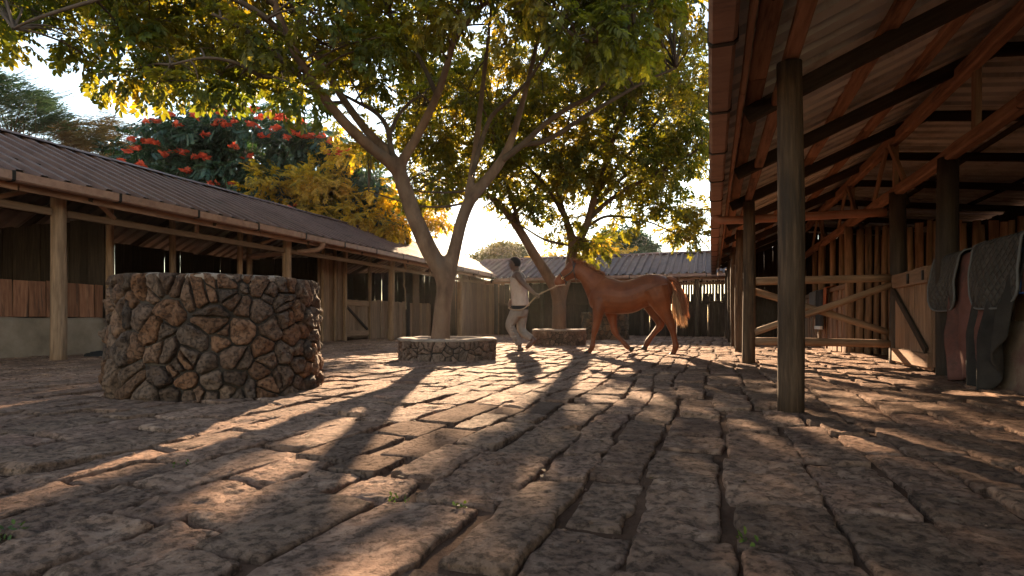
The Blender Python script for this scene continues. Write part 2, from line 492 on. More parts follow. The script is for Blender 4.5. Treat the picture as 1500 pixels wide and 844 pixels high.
M['iron'] = pmat("black_iron", [(.02,.018,.017),(.04,.033,.03)], nscale=14, val=0, bumps=((80,.4,.003),), rough=.6, metal=.6)
M['weed'] = leafmat("weed_leaf", [(.05,.09,.02),(.10,.13,.025)], (2, 1.8, .6), .4)
# ------------------------------------------------------------------ ground and paving
def gz(x, y):
    P = np.stack([np.asarray(x) * .55, np.asarray(y) * .55, np.zeros_like(np.asarray(x)) + 3.1], -1).reshape(-1, 3)
    return fbm(P, 2, 5).reshape(np.shape(x)) * 0.014

def build_ground():
    xs = np.concatenate([[-400, -120, -40, -20], np.linspace(-12, 6, 73), [14, 40, 120, 400]])
    ys = np.concatenate([[-400, -100, -30, -8], np.linspace(-1, 24, 101), [34, 60, 150, 500]])
    X, Y = np.meshgrid(xs, ys, indexing='ij')
    Z = gz(X, Y) + 0.009 + 0.006 * fbm(np.stack([X.ravel() * 3, Y.ravel() * 3, 0 * X.ravel()], -1), 2, 9).reshape(X.shape)
    V = np.stack([X, Y, Z], -1).reshape(-1, 3)
    n, m = X.shape
    I = (np.arange(n - 1)[:, None] * m + np.arange(m - 1)[None]).ravel()
    F = np.stack([I, I + m, I + m + 1, I + 1], -1)
    o = obj('ground', mesh_np('ground', V, F, M['dirt'], True))
    return tag(o, kind='structure')
ground = build_ground()

SLABS = [(-0.98, 3.23), (-1.24, 3.05), (-1.28, 2.45), (-1.34, 1.95)]

def stone_geo(x0, x1, y0, y1, nx, ny, seed, amp, top, slab=False):
    u = np.sin(np.linspace(-1, 1, nx) * PI / 2); v = np.sin(np.linspace(-1, 1, ny) * PI / 2)
    U, Vv = np.meshgrid(u, v, indexing='ij')
    U = U.ravel(); Vv = Vv.ravel()
    hx, hy = (x1 - x0) / 2, (y1 - y0) / 2
    cx, cy = (x0 + x1) / 2, (y0 + y1) / 2
    rc = .03 if slab else .055
    k = hx / hy
    x = cx + hx * U * (1 - rc * np.abs(Vv) ** 5)
    y = cy + hy * Vv * (1 - rc * k * np.abs(U) ** 5)
    P = np.stack([x * 9, y * 9, np.full_like(x, seed * .37)], -1)
    w = .005 if slab else .013
    dx = fbm(P, 3, 21) * w; dy = fbm(P + 9.7, 3, 22) * w
    x = x + dx; y = y + dy
    e = np.maximum(np.abs(U), np.abs(Vv))
    ed = np.clip((e - .90) / .10, 0, 1)
    Q = np.stack([x * 12, y * 12, np.full_like(x, seed * .77)], -1)
    rel = fbm(Q, 5, 31, .68)
    rid = 1 - np.abs(vnoise(np.stack([x * 9 + y * 4, y * 7 - x * 3, np.full_like(x, seed * .5)], -1), 41)) * 2
    z = top + amp * (rel * .75 + rid * .35)
    rs = random.Random(seed)
    z = z + (x - cx) * rs.uniform(-.04, .04) + (y - cy) * rs.uniform(-.025, .025)
    z = z - ed ** 2.0 * (.006 if slab else .010)
    z = np.where(e > .999, -.045, z)
    # outer ring drops straight down as the side of the stone
    z = z + gz(x, y)
    V = np.stack([x, y, z], -1)
    I = (np.arange(nx - 1)[:, None] * ny + np.arange(ny - 1)[None]).ravel()
    F = np.stack([I, I + ny, I + ny + 1, I + 1], -1)
    return V, F, cx, cy

def build_paving():
    rs = random.Random(11)
    stones = []
    def lane(bx, by):
        return bx + .055 * math.sin(by * .8 + bx * 1.1) + .03 * math.sin(by * 2.3 + bx * 3.7)
    x = -9.7
    while x < 2.3:
        w = rs.uniform(.19, .28)
        y = .35 - rs.random() * .5
        prev = None
        wob = 0
        while y < 21.2:
            l = rs.choice([.26, .32, .38, .45, .55, .66]) * rs.uniform(.9, 1.12)
            j = rs.uniform(-.010, .010)
            a0 = lane(x, y + l / 2); a1 = lane(x + w, y + l / 2)
            stones.append((a0 + j, a1 + j + rs.uniform(-.006, .006), y, y + l))
            y += l
        x += w
    rec = []
    for i, (x0, x1, y0, y1) in enumerate(stones):
        cx, cy = (x0 + x1) / 2, (y0 + y1) / 2
        d = -SY * cx + CY * cy
        if d < .5: continue
        px = 750 + FPX * (CY * cx + SY * cy) / d
        vis = -250 < px < 1750
        if not vis: rec.append((1e6 + d, i))
        else: rec.append((d, i))
    rec.sort()
    farV = []; farF = []; nv = 0
    for rank, (d, i) in enumerate(rec):
        x0, x1, y0, y1 = stones[i]
        g = rs.uniform(.002, .011)
        cx, cy = (x0 + x1) / 2, (y0 + y1) / 2
        slab = any(abs(cx - a) < .17 and abs(cy - b) < .27 for a, b in SLABS)
        gy, gy2 = rs.uniform(.002, .014), rs.uniform(.002, .014)
        if slab: g = .010
        top = rs.uniform(.018, .036)
        amp = rs.uniform(.005, .011)
        if slab: amp = .003; top = .030
        if rank < 300:
            if d < 2.0: nx, ny = 26, 44
            elif d < 3.0: nx, ny = 18, 30
            else: nx, ny = 12, 18
            V, F, a, b = stone_geo(x0 + g, x1 - g, y0 + gy, y1 - gy2, nx, ny, i, amp, top, slab)
            V = V - np.array([a, b, 0])
            me = mesh_np('paving_stone', V, F, M['slab'] if slab else M['paver'], True)
            obj('paving_stone', me, ground, (a, b, 0))
        else:
            nx, ny = (9, 13) if d < 9 else ((6, 8) if d < 100 else (4, 5))
            V, F, a, b = stone_geo(x0 + g, x1 - g, y0 + gy, y1 - gy2, nx, ny, i, amp, top, slab)
            farV.append(V); farF.append(F + nv); nv += len(V)
    o = obj('paving_stone', mesh_np('paving_stones', np.concatenate(farV), np.concatenate(farF), M['paver_far'], True), ground)
    tag(o, kind='stuff')
build_paving()

# loose grit lying in the joints
def build_grit():
    n = 2600
    d = RNG.uniform(1.2, 7, n) ; pxs = RNG.uniform(-100, 1600, n)
    X = CY * ((pxs - 750) / FPX * d) - SY * d; Y = SY * ((pxs - 750) / FPX * d) + CY * d
    k = (X > -9) & (X < 2.0)
    X = X[k]; Y = Y[k]; n = len(X)
    T = np.array([(1,0,0),(-1,0,0),(0,1,0),(0,-1,0),(0,0,1),(0,0,-1)], float)
    FT = np.array([(0,2,4),(2,1,4),(1,3,4),(3,0,4),(2,0,5),(1,2,5),(3,1,5),(0,3,5)])
    s = RNG.uniform(.002, .007, (n, 1, 1)) * RNG.uniform(.6, 1.4, (n, 1, 3))
    V = T[None] * s + RNG.normal(0, .001, (n, 6, 3))
    Z = gz(X, Y) + .002 + RNG.uniform(0, .03, n) * (RNG.random(n) < .35)
    V = V + np.stack([X, Y, Z], -1)[:, None, :]
    F = FT[None] + (np.arange(n) * 6)[:, None, None]
    o = obj('grit', mesh_np('grit', V.reshape(-1, 3), F.reshape(-1, 3), M['paver_far']))
    tag(o, kind='stuff')
build_grit()

# ------------------------------------------------------------------ rubble cylinders
def clip_poly(poly, px, py, nx, ny):
    out = []
    n = len(poly)
    for i in range(n):
        a = poly[i]; b = poly[(i + 1) % n]
        da = (a[0] - px) * nx + (a[1] - py) * ny
        db = (b[0] - px) * nx + (b[1] - py) * ny
        if da <= 0: out.append(a)
        if da * db < 0:
            t = da / (da - db)
            out.append((a[0] + (b[0] - a[0]) * t, a[1] + (b[1] - a[1]) * t))
    return out

def rubble_cells(P, H, n, rs, relax=1):
    pts = [(rs.uniform(0, P), rs.uniform(0, H)) for _ in range(n)]
    s0 = math.sqrt(P * H / n)
    wt = [(s0 * rs.choice([0, .1, .2, .32, .45])) ** 2 for _ in range(n)]
    cells = []
    for it in range(relax + 1):
        cells = []
        for i, (x, y) in enumerate(pts):
            poly = [(x - .6, 0), (x + .6, 0), (x + .6, H), (x - .6, H)]
            near = []
            for j, (a, b) in enumerate(pts):
                if j == i: continue
                dx = (a - x + P / 2) % P - P / 2
                near.append((dx * dx + (b - y) ** 2, x + dx, b, wt[j]))
            near.sort()
            for dd, a, b, w2 in near[:22]:
                if dd < 1e-9: continue
                f = .5 + (wt[i] - w2) / (2 * dd)
                poly = clip_poly(poly, x + (a - x) * f, y + (b - y) * f, a - x, b - y)
                if len(poly) < 3: break
            cells.append(poly)
        if it < relax:
            pts = [(((sum(p[0] for p in c) / len(c)) * .7 + q[0] * .3) % P, (sum(p[1] for p in c) / len(c)) * .7 + q[1] * .3) if len(c) > 2 else (rs.uniform(0, P), rs.uniform(0, H)) for c, q in zip(cells, pts)]
    P2 = []; C2 = []
    for q, c in zip(pts, cells):
        if len(c) < 3: continue
        cx = sum(p[0] for p in c) / len(c); cy = sum(p[1] for p in c) / len(c)
        size = max(math.dist(p, (cx, cy)) for p in c)
        if size > s0 * .72 and rs.random() < .75:
            a = rs.uniform(0, PI)
            ox = cx + rs.uniform(-.2, .2) * size; oy = cy + rs.uniform(-.2, .2) * size
            for sg in (1, -1):
                h = clip_poly(c, ox, oy, math.cos(a) * sg, math.sin(a) * sg)
                if len(h) > 2: P2.append(q); C2.append(h)
        else:
            P2.append(q); C2.append(c)
    return P2, C2

def resample(poly, n):
    L = [math.dist(poly[i], poly[(i + 1) % len(poly)]) for i in range(len(poly))]
    T = sum(L); out = []
    i = 0; acc = 0
    for k in range(n):
        t = T * k / n
        while acc + L[i] < t:
            acc += L[i]; i += 1
        f = (t - acc) / max(L[i], 1e-9)
        a = poly[i]; b = poly[(i + 1) % len(poly)]
        out.append((a[0] + (b[0] - a[0]) * f, a[1] + (b[1] - a[1]) * f))
    return out

def wall_stones(root, R_of_z, H, n, mat, seed, gap=.007, bulge=(.02, .05), depth=.03, name='stone', nb=18):
    rs = random.Random(seed)
    R0 = R_of_z(0)
    P = 2 * PI * R0
    pts, cells = rubble_cells(P, H, n, rs)
    for (x, y), c in zip(pts, cells):
        if len(c) < 3: continue
        ring = resample(c, nb)
        cx = sum(p[0] for p in ring) / nb; cy = sum(p[1] for p in ring) / nb
        rad = [math.dist(p, (cx, cy)) for p in ring]
        rm = sum(rad) / nb
        if rm < .022: continue
        # pull the corners in a little and open the joint
        prof = []
        for p, r in zip(ring, rad):
            rr = min(r, rm * 2.1)
            rr = (rr * .94 + rm * .06 if r > rm else r) - gap - rs.uniform(0, .007)
            prof.append((max(rr, .008), math.atan2(p[1] - cy, p[0] - cx)))
        b = rs.uniform(*bulge) * min(1, rm / .06)
        rows = [(1.0, -depth), (1.0, 0), (.96, .42), (.88, .76), (.76, .93), (.58, 1), (.40, 1), (.2, 1)]
        planes = [(rs.uniform(-1, 1) * .9, rs.uniform(-1, 1) * .9, rs.uniform(.75, 1.15)) for _ in range(3)]
        V = []; F = []
        o2 = (rs.uniform(0, 50), rs.uniform(0, 50))
        for sc, dz in rows:
            for rr, a in prof:
                du = math.cos(a) * rr * sc; dv = math.sin(a) * rr * sc
                if dz > 0:
                    h = min(pl[2] + (pl[0] * du + pl[1] * dv) / rm * .55 for pl in planes)
                    z = b * dz * max(.15, h)
                else: z = dz
                V.append([cx + du, cy + dv, z])
        V.append([cx, cy, b * min(pl[2] for pl in planes)])
        A = np.array(V)
        nz = fbm(np.stack([A[:, 0] * 20 + o2[0], A[:, 1] * 20 + o2[1], A[:, 2] * 20], -1), 4, seed)
        m = A[:, 2] > 0
        A[m, 2] += nz[m] * b * .42
        A[:, 0] += fbm(A * 14 + 5, 2, seed + 3) * .006
        A[:, 1] += fbm(A * 14 + 15, 2, seed + 4) * .006
        A[:, 1] = np.clip(A[:, 1], -.02, H - .004)
        W3 = []
        ca = cx / R0
        for u, v, dz in A:
            rr = R_of_z(v) + dz
            W3.append((rr * math.cos(u / R0), rr * math.sin(u / R0), v))
        c0 = Vector((R_of_z(cy) * math.cos(ca), R_of_z(cy) * math.sin(ca), cy))
        for k in range(len(rows) - 1):
            for j in range(nb):
                p = k * nb + j; q = k * nb + (j + 1) % nb
                F.append((p, q, q + nb, p + nb))
        m0 = (len(rows) - 1) * nb
        for j in range(nb):
            F.append((m0 + j, m0 + (j + 1) % nb, len(rows) * nb))
        me = mesh_from(name, [Vector(w) - c0 for w in W3], F, mat, True)
        obj(name, me, root, c0)

def lathe(mb, prof, n=64, jit=0.0, seed=0, closed=False):
    V = []; F = []
    for i, (r, z) in enumerate(prof):
        for k in range(n):
            a = 2 * PI * k / n
            V.append((r * math.cos(a), r * math.sin(a), z))
    A = np.array(V)
    if jit:
        nn = fbm(A * 7 + seed, 3, 77) * jit
        rr = np.hypot(A[:, 0], A[:, 1]) + 1e-9
        A[:, 0] *= 1 + nn / rr; A[:, 1] *= 1 + nn / rr
        A[:, 2] += fbm(A * 6 + 40 + seed, 3, 78) * jit * .7
    m = len(prof)
    for i in range(m - 1 + (1 if closed else 0)):
        for k in range(n):
            a = i * n + k; b = i * n + (k + 1) % n
            c = ((i + 1) % m) * n + (k + 1) % n; d = ((i + 1) % m) * n + k
            F.append((a, b, c, d))
    mb.add(A, F)

def disc(mb, r, z, n=48, seed=0, amp=.02):
    V = [(0, 0, z)]; F = []
    for q, rr in enumerate((r * .35, r * .7, r)):
        for k in range(n):
            a = 2 * PI * k / n
            V.append((rr * math.cos(a), rr * math.sin(a), z))
    A = np.array(V); A[:, 2] += fbm(A * 5 + seed, 3, 79) * amp
    for k in range(n):
        F.append((0, 1 + k, 1 + (k + 1) % n))
    for q in range(2):
        for k in range(n):
            a = 1 + q * n + k; b = 1 + q * n + (k + 1) % n
            F.append((a, a + n, b + n, b))
    mb.add(A, F)

def rubble_ring(name, label, cat, loc, R, H, n, mat, seed, flare=.0, wall=.2, group=None, bulge=(.02, .05), rimmat='rim', gap=.007, rim=True, soil_dz=.06):
    root = thing(name, label, cat, loc, random.Random(seed).uniform(0, 6), group)
    Rz = lambda z: R + flare * (1 - z / H)
    wall_stones(root, Rz, H - (.03 if rim else 0), n, M[mat] if isinstance(mat, str) else mat, seed, gap=gap, bulge=bulge)
    mb = MB(); lathe(mb, [(Rz(z) - .013, z) for z in np.linspace(-.04, H - .03, 8)] + [(R - wall + .02, H - .03), (R - wall + .02, -.02)], 72, .01, seed)
    mb.build('mortar_core', M['mortar'], root, True)
    mb = MB(); r0, r1 = R - wall, R + (.022 if rim else .012)
    lathe(mb, [(r0, H - soil_dz - .1), (r0, H - .03), (r0 + .015, H - .004), (r0 + wall * .5, H), (r1 - .03, H - .004), (r1, H - .022), (r1 - .012, H - .045)], 84, .014, seed + 5)
    mb.build('rim', M[rimmat], root, True)
    mb = MB(); disc(mb, R - wall + .015, H - soil_dz, seed=seed)
    mb.build('soil', M['soil'], root, True)
    return root

rubble_ring('stone_well', 'tall round rubble stone well with rust and slate coloured stones in the left foreground', 'stone well',
            (-3.70, 3.42, 0), .705, .895, 188, M['rubble'], 3, flare=.035, bulge=(.022, .055), gap=.004, group='round stone wells', rim=False, rimmat='rim')
rubble_ring('tree_planter', 'low round stone planter with pale rim holding the forked tree beside the man', 'planter',
            (-3.61, 7.31, 0), .69, .33, 120, M['rubble_pale'], 8, wall=.13, bulge=(.012, .030), gap=.004, group='stone tree planters')
rubble_ring('tree_planter', 'low reddish stone planter under the leaning tree behind the man and the rope', 'planter',
            (-3.26, 12.25, 0), .60, .39, 100, M['rubble_pale'], 15, wall=.13, bulge=(.008, .02), gap=.003, group='stone tree planters')
rubble_ring('stone_well', 'distant round rubble stone well partly hidden behind the front legs of the horse', 'stone well',
            (-3.05, 16.85, 0), .68, .84, 130, M['rubble'], 23, bulge=(.015, .045), gap=.004, group='round stone wells', rim=False, rimmat='rim')
# ------------------------------------------------------------------ timber helpers
def basis(p0, p1, wdir=None):
    p0 = Vector(p0); p1 = Vector(p1)
    z = (p1 - p0); L = z.length; z.normalize()
    w = Vector(wdir) if wdir is not None else (Vector((0, 0, 1)) if abs(z.z) < .9 else Vector((1, 0, 0)))
    x = w - z * w.dot(z)
    x = x.normalized() if x.length > 1e-6 else z.orthogonal().normalized()
    y = z.cross(x)
    m = Matrix((x, y, z)).transposed().to_4x4()
    m.translation = p0
    return m, L

_bc = {}
def board_mesh(L, w, t, mat, var=0, rough=.004):
    key = (round(L, 2), round(w, 3), round(t, 3), mat.name, var)
    if key in _bc: return _bc[key]
    rs = random.Random(hash(key[:3]) % 9999 + var * 31)
    n = max(2, min(9, int(L / .35) + 1))
    hw, ht = w / 2, t / 2
    c = min(w, t) * .16
    sec = [(-hw + c, -ht), (hw - c, -ht), (hw, -ht + c), (hw, ht - c), (hw - c, ht), (-hw + c, ht), (-hw, ht - c), (-hw, -ht + c)]
    V = []; F = []
    bow = rs.uniform(-1, 1) * min(.012, L * .004)
    for i in range(n + 1):
        f = i / n
        ox = bow * math.sin(f * PI) + rs.uniform(-1, 1) * rough * .5
        oy = rs.uniform(-1, 1) * rough * .5
        kw = 1 + rs.uniform(-.03, .03)
        for a, b in sec:
            V.append((a * kw + ox, b + oy, L * f + (rs.uniform(-.006, .006) if i in (0, n) else 0)))
    for i in range(n):
        for k in range(8):
            a = i * 8 + k; b = i * 8 + (k + 1) % 8
            F.append((a, b, b + 8, a + 8))
    F.append(tuple(range(7, -1, -1))); F.append(tuple(range(n * 8, n * 8 + 8)))
    me = mesh_from('board', V, F, mat)
    _bc[key] = me
    return me

def board(name, p0, p1, w, t, mat, parent, wdir=None, var=None, rough=.004):
    m, L = basis(p0, p1, wdir)
    me = board_mesh(L, w, t, M[mat], random.randrange(4) if var is None else var, rough)
    return obj(name, me, parent, mat4=m)

def pole(name, p0, p1, r0, r1, mat, parent, n=14, seed=None, rough=.05):
    m, L = basis(p0, p1)
    rs = random.Random(seed if seed is not None else random.random())
    k = max(3, int(L / .18))
    V = []; F = []
    off = rs.uniform(0, 90)
    ph = rs.uniform(0, 6)
    P = np.array([((math.cos(2 * PI * j / n)), math.sin(2 * PI * j / n), L * i / k) for i in range(k + 1) for j in range(n)])
    rr = np.array([r0 + (r1 - r0) * i / k for i in range(k + 1) for j in range(n)])
    nz = fbm(np.stack([P[:, 0] * 1.6 + off, P[:, 1] * 1.6, P[:, 2] * .9], -1), 3, 5)
    rr = rr * (1 + rough * nz)
    X = P[:, 0] * rr + .012 * np.sin(P[:, 2] * 1.3 + ph) * (P[:, 2] / max(L, 1)) * 1.2
    Y = P[:, 1] * rr
    V = list(zip(X, Y, P[:, 2]))
    for i in range(k):
        for j in range(n):
            a = i * n + j; b = i * n + (j + 1) % n
            F.append((a, b, b + n, a + n))
    F.append(tuple(range(n - 1, -1, -1))); F.append(tuple(range(k * n, k * n + n)))
    me = mesh_from(name, V, F, M[mat], True)
    me.polygons[-1].use_smooth = False; me.polygons[-2].use_smooth = False
    return obj(name, me, parent, mat4=m)

def plank_row(name, parent, axis, fix, a0, a1, z0, z1, w, t, mat, gap=.006, jz=.02, jf=.008, skip=(), mats=None, seed=1):
    rs = random.Random(seed)
    a = a0
    while a < a1 - .03:
        ww = min(w * rs.uniform(.82, 1.15), a1 - a)
        c = a + ww / 2
        if not any(s0 <= c <= s1 for s0, s1 in skip):
            f = fix + rs.uniform(-jf, jf)
            zz1 = z1 + rs.uniform(-jz, jz)
            lean = rs.uniform(-.006, .006)
            if axis == 'Y':
                p0 = (f, c, z0); p1 = (f + lean, c + lean, zz1); wd = (0, 1, 0)
            else:
                p0 = (c, f, z0); p1 = (c + lean, f + lean, zz1); wd = (1, 0, 0)
            mm = mats[rs.randrange(len(mats))] if mats else mat
            board(name, p0, p1, round(ww - gap * rs.uniform(.4, 1.6), 2), t, mm, parent, wd, rs.randrange(4))
        a += ww

def sheet_mesh(length, width, pitch=.27, name='roof_sheet', under='roof_under', top='roof'):
    """box-profile sheet: local x along the eave, y up the slope, z out of the roof"""
    prof = []
    n = int(round(width / pitch))
    for i in range(n):
        b = i * pitch
        prof += [(b, 0), (b + .100, 0), (b + .124, .055), (b + .196, .055), (b + .220, 0)]
    prof.append((width, 0)); prof.append((width + .022, .004))
    segs = [0, length * .33, length * .66, length]
    V = []; F = []; fm = []
    k = len(prof)
    for layer in (0, 1):
        for s in segs:
            for x, z in prof:
                V.append((x, s, z - .003 * layer))
    off = len(segs) * k
    for layer in (0, 1):
        for i in range(len(segs) - 1):
            for j in range(k - 1):
                a = layer * off + i * k + j
                q = (a, a + 1, a + k + 1, a + k)
                F.append(q if layer == 0 else q[::-1]); fm.append(layer)
    for j in range(k - 1):
        F.append((j, off + j, off + j + 1, j + 1)); fm.append(0)
        b = (len(segs) - 1) * k
        F.append((b + j, b + j + 1, off + b + j + 1, off + b + j)); fm.append(0)
    return mesh_from(name, V, F, mats=[M[top], M[under]], fmat=fm)

def roof_slope(parent, p_eave0, along, up_to, count, width=.81, seed=1, under='roof_under', top='roof'):
    """sheets from an eave start point, running `count` sheets along"""
    rs = random.Random(seed)
    e = Vector(p_eave0); al = Vector(along).normalized()
    up = Vector(up_to) - e; up -= al * up.dot(al)
    L = up.length; up.normalize()
    nrm = al.cross(up)
    flip = nrm.z < 0
    me = sheet_mesh(L, width, under=under, top=top)
    for i in range(count):
        p = e + al * (i * width)
        x = al
        if flip:
            x = -al; p = p + al * width
        n = x.cross(up)
        m = Matrix((x, up, n)).transposed().to_4x4()
        m.translation = p + n * (.004 * (i % 2) + rs.uniform(0, .002)) + up * rs.uniform(-.012, .012)
        obj('roof_sheet', me, parent, mat4=m)

def gutter_run(parent, x, z, y0, y1, piece=1.25, axis='Y', out=1):
    rs = random.Random(5)
    U = [(-.07, .055), (-.07, -.045), (-.05, -.062), (.05, -.062), (.07, -.045), (.07, .055), (.062, .055), (.062, -.04), (.045, -.054), (-.045, -.054), (-.062, -.04), (-.062, .055)]
    def ch(L, s):
        V = []; F = []
        for q in (0, .5, 1):
            for a, b in U: V.append((a * s, b * s, L * q))
        k = len(U)
        for i in range(2):
            for j in range(k):
                a = i * k + j; b = i * k + (j + 1) % k
                F.append((a, b, b + k, a + k))
        F.append(tuple(range(k - 1, -1, -1))); F.append(tuple(range(2 * k, 3 * k)))
        return V, F
    V, F = ch(piece - .008, 1.0)
    me = mesh_from('gutter', V, F, M['gutter'])
    V, F = ch(.035, 1.1)
    mc = mesh_from('joint_collar', V, F, M['iron'])
    y = y0
    while y < y1:
        if axis == 'Y':
            m = Matrix(((1, 0, 0), (0, 0, 1), (0, 1, 0))).transposed().to_4x4()
            m = Matrix(((1, 0, 0, x + rs.uniform(-.004, .004)), (0, 0, 1, y), (0, 1, 0, z + rs.uniform(-.006, .006)), (0, 0, 0, 1)))
        else:
            m = Matrix(((0, 0, 1, y), (1, 0, 0, x), (0, 1, 0, z + rs.uniform(-.006, .006)), (0, 0, 0, 1)))
        g = obj('gutter', me, parent, mat4=m)
        obj('joint_collar', mc, g, (0, 0, piece - .02))
        y += piece

# ------------------------------------------------------------------ left stable
LS = thing('stable', 'long low timber stable with ribbed metal roof along the left behind the stone well', 'stable', (-9, 9, 0), group='stables round the courtyard')
LS.location = (0, 0, 0)
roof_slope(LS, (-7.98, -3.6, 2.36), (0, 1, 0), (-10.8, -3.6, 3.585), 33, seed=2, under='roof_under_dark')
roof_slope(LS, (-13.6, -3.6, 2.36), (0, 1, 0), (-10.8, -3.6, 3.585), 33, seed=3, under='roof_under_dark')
ridge_me = mesh_from('ridge_cap', [(-.17, 0, -.062), (-.09, 0, -.02), (0, 0, .02), (.09, 0, -.02), (.17, 0, -.062), (-.17, 1.03, -.062), (-.09, 1.03, -.02), (0, 1.03, .02), (.09, 1.03, -.02), (.17, 1.03, -.062)],
                     [(0, 5, 6, 1), (1, 6, 7, 2), (2, 7, 8, 3), (3, 8, 9, 4)], M['roof'])
for i in range(26):
    obj('ridge_cap', ridge_me, LS, (-10.8 + random.uniform(-.01, .01), -3.6 + i * 1.0, 3.66 + .006 * (i % 2)))
gutter_run(LS, -7.93, 2.31, -3.4, 22.6, 1.28)
y = -3.4
while y < 22.4:
    board('fascia_board', (-8.06, y, 2.235), (-8.06, min(y + 3.9, 22.6), 2.235), .12, .03, 'wood_red', LS, (0, 0, 1))
    y += 3.92
LP = [.9, 5.15, 9.55, 13.65, 18.25, 22.5]
for i, y in enumerate(LP):
    pole('post', (-8.5, y, -.05), (-8.5, y, 2.4), .098, .088, 'pole', LS, seed=i + 3)
    # rafter pair over the post
    board('rafter', (-8.02, y + .12, 2.25), (-10.78, y + .12, 3.455), .13, .05, 'wood_dark', LS, (0, 0, 1))
    board('rafter', (-13.5, y + .12, 2.28), (-10.82, y + .12, 3.455), .13, .05, 'wood_dark', LS, (0, 0, 1))
for y in (-1.2, 3.0, 7.3, 11.6, 15.9, 20.3):
    board('rafter', (-8.02, y, 2.25), (-10.78, y, 3.455), .13, .05, 'wood_dark', LS, (0, 0, 1))
    board('rafter', (-13.5, y, 2.28), (-10.82, y, 3.455), .13, .05, 'wood_dark', LS, (0, 0, 1))
for i in range(len(LP) - 1):
    board('plate_beam', (-8.5, LP[i] + .1, 2.06), (-8.5, LP[i + 1] - .1, 2.06), .10, .06, 'wood', LS, (0, 0, 1))
    yc = (LP[i] + LP[i + 1]) / 2
    board('strut', (-8.5, yc, 2.11), (-8.5, yc, 2.40), .07, .05, 'wood', LS, (0, 1, 0))
    board('strut', (-8.47, LP[i] + .75, 2.11), (-8.3, LP[i] + .30, 2.33), .06, .04, 'wood', LS, (0, 1, 0))
    board('strut', (-8.47, LP[i + 1] - .75, 2.11), (-8.3, LP[i + 1] - .30, 2.33), .06, .04, 'wood', LS, (0, 1, 0))
board('plate_beam', (-8.5, -3.4, 2.06), (-8.5, .8, 2.06), .10, .06, 'wood', LS, (0, 0, 1))
for xx, zz in ((-8.9, 2.735), (-9.8, 3.125), (-11.8, 3.125), (-12.7, 2.735)):
    for k in range(5):
        board('purlin', (xx, -3.5 + k * 5.2, zz - .0), (xx, -3.5 + k * 5.2 + 5.18, zz), .05, .07, 'wood_dark', LS, (0, 0, 1))
# near stall front: rendered plinth with boards above
def plinth(name, parent, x0, x1, y0, y1, z1, seed=0):
    n = max(4, int((y1 - y0) / .12)); m = 7
    Yv = np.linspace(y0, y1, n); Zv = np.linspace(-.05, z1, m)
    prof = [(x1, z) for z in Zv[:-1]] + [(x1 - .01, z1 - .006), (x1 - .03, z1), (x0 + .03, z1), (x0 + .01, z1 - .006)] + [(x0, z) for z in Zv[:-1][::-1]]
    V = np.array([(px, y, pz) for y in Yv for px, pz in prof]); k = len(prof)
    nz = fbm(V * 5 + seed, 4, 61) * .008
    V[:, 0] += nz; V[:, 2] += np.where(V[:, 2] > z1 - .05, nz, 0)
    F = [(i * k + j, i * k + (j + 1) % k, (i + 1) * k + (j + 1) % k, (i + 1) * k + j) for i in range(n - 1) for j in range(k)]
    F = [f[::-1] for f in F] + [tuple(range(k)), tuple(range((n - 1) * k, n * k))[::-1]]
    return obj(name, mesh_from(name, V - np.array([0, 0, 0]), F, M['concrete'], True), parent)
plinth('rendered_plinth', LS, -9.78, -9.6, -3.0, 6.55, .62, 4)
plank_row('wall_plank', LS, 'Y', -9.62, 1.2, 6.5, .63, 1.17, .235, .03, 'wood_plank', .012, .012, seed=4)
plank_row('wall_plank', LS, 'Y', -9.64, 6.9, 11.9, .05, 1.14, .2, .03, 'wood', .012, .02, seed=6)
for y in (6.62, 7.8, 9.4, 9.66):
    pole('inner_post', (-9.62, y, -.04), (-9.62, y, 2.85), .062, .056, 'pole', LS, 10)
plank_row('wall_plank', LS, 'Y', -9.62, 11.95, 12.95, .04, 2.3, .16, .032, 'wood', .012, .10, .02, seed=7)
pole('inner_post', (-9.55, 12.05, -.04), (-9.55, 12.05, 2.8), .05, .045, 'pole', LS, 10)
pole('inner_post', (-9.56, 12.55, -.04), (-9.56, 12.55, 2.6), .045, .04, 'pole', LS, 10)
board('inner_post', (-9.56, 12.98, -.04), (-9.56, 12.98, 2.8), .10, .09, 'pole', LS)
def stall_door(parent, axis, fix, a0, a1, z0, z1, mat, side, seed, flip=False):
    """a ledged and braced half door; top ledge is the part mesh, boards and brace its sub-parts"""
    wd = (0, 1, 0)
    P = lambda a, z, o: (fix + side * o, a, z)
    d = board('stall_door', P(a0, z1 - .09, .035), P(a1, z1 - .09, .035), .16, .03, mat, parent, (0, 0, 1))
    di = d.matrix_basis.inverted()
    def sub(name, p0, p1, w, t, m, wdir):
        o = board(name, p0, p1, w, t, m, None, wdir)
        o.parent = d
        o.matrix_basis = di @ o.matrix_basis
    a = a0; rs = random.Random(seed)
    while a < a1 - .04:
        w = min(rs.uniform(.13, .19), a1 - a)
        sub('door_plank', P(a + w / 2, z0, 0), P(a + w / 2, z1 + rs.uniform(-.01, .01), 0), round(w - .008, 2), .03, mat, wd)
        a += w
    sub('ledge', P(a0, z0 + .1, .033), P(a1, z0 + .1, .033), .15, .028, mat, (0, 0, 1))
    b0, b1 = (a1, a0) if flip else (a0, a1)
    sub('brace', P(b0, z1 - .18, .036), P(b1 - .06 * (1 if b1 > b0 else -1), z0 + .2, .036), .075, .03, 'wood_dark', (0, 0, 1))
    return d
stall_door(LS, 'Y', -9.6, 13.05, 14.12, .13, 1.17, 'wood', 1, 3)
board('inner_post', (-9.57, 14.2, -.04), (-9.57, 14.2, 2.8), .09, .09, 'pole', LS)
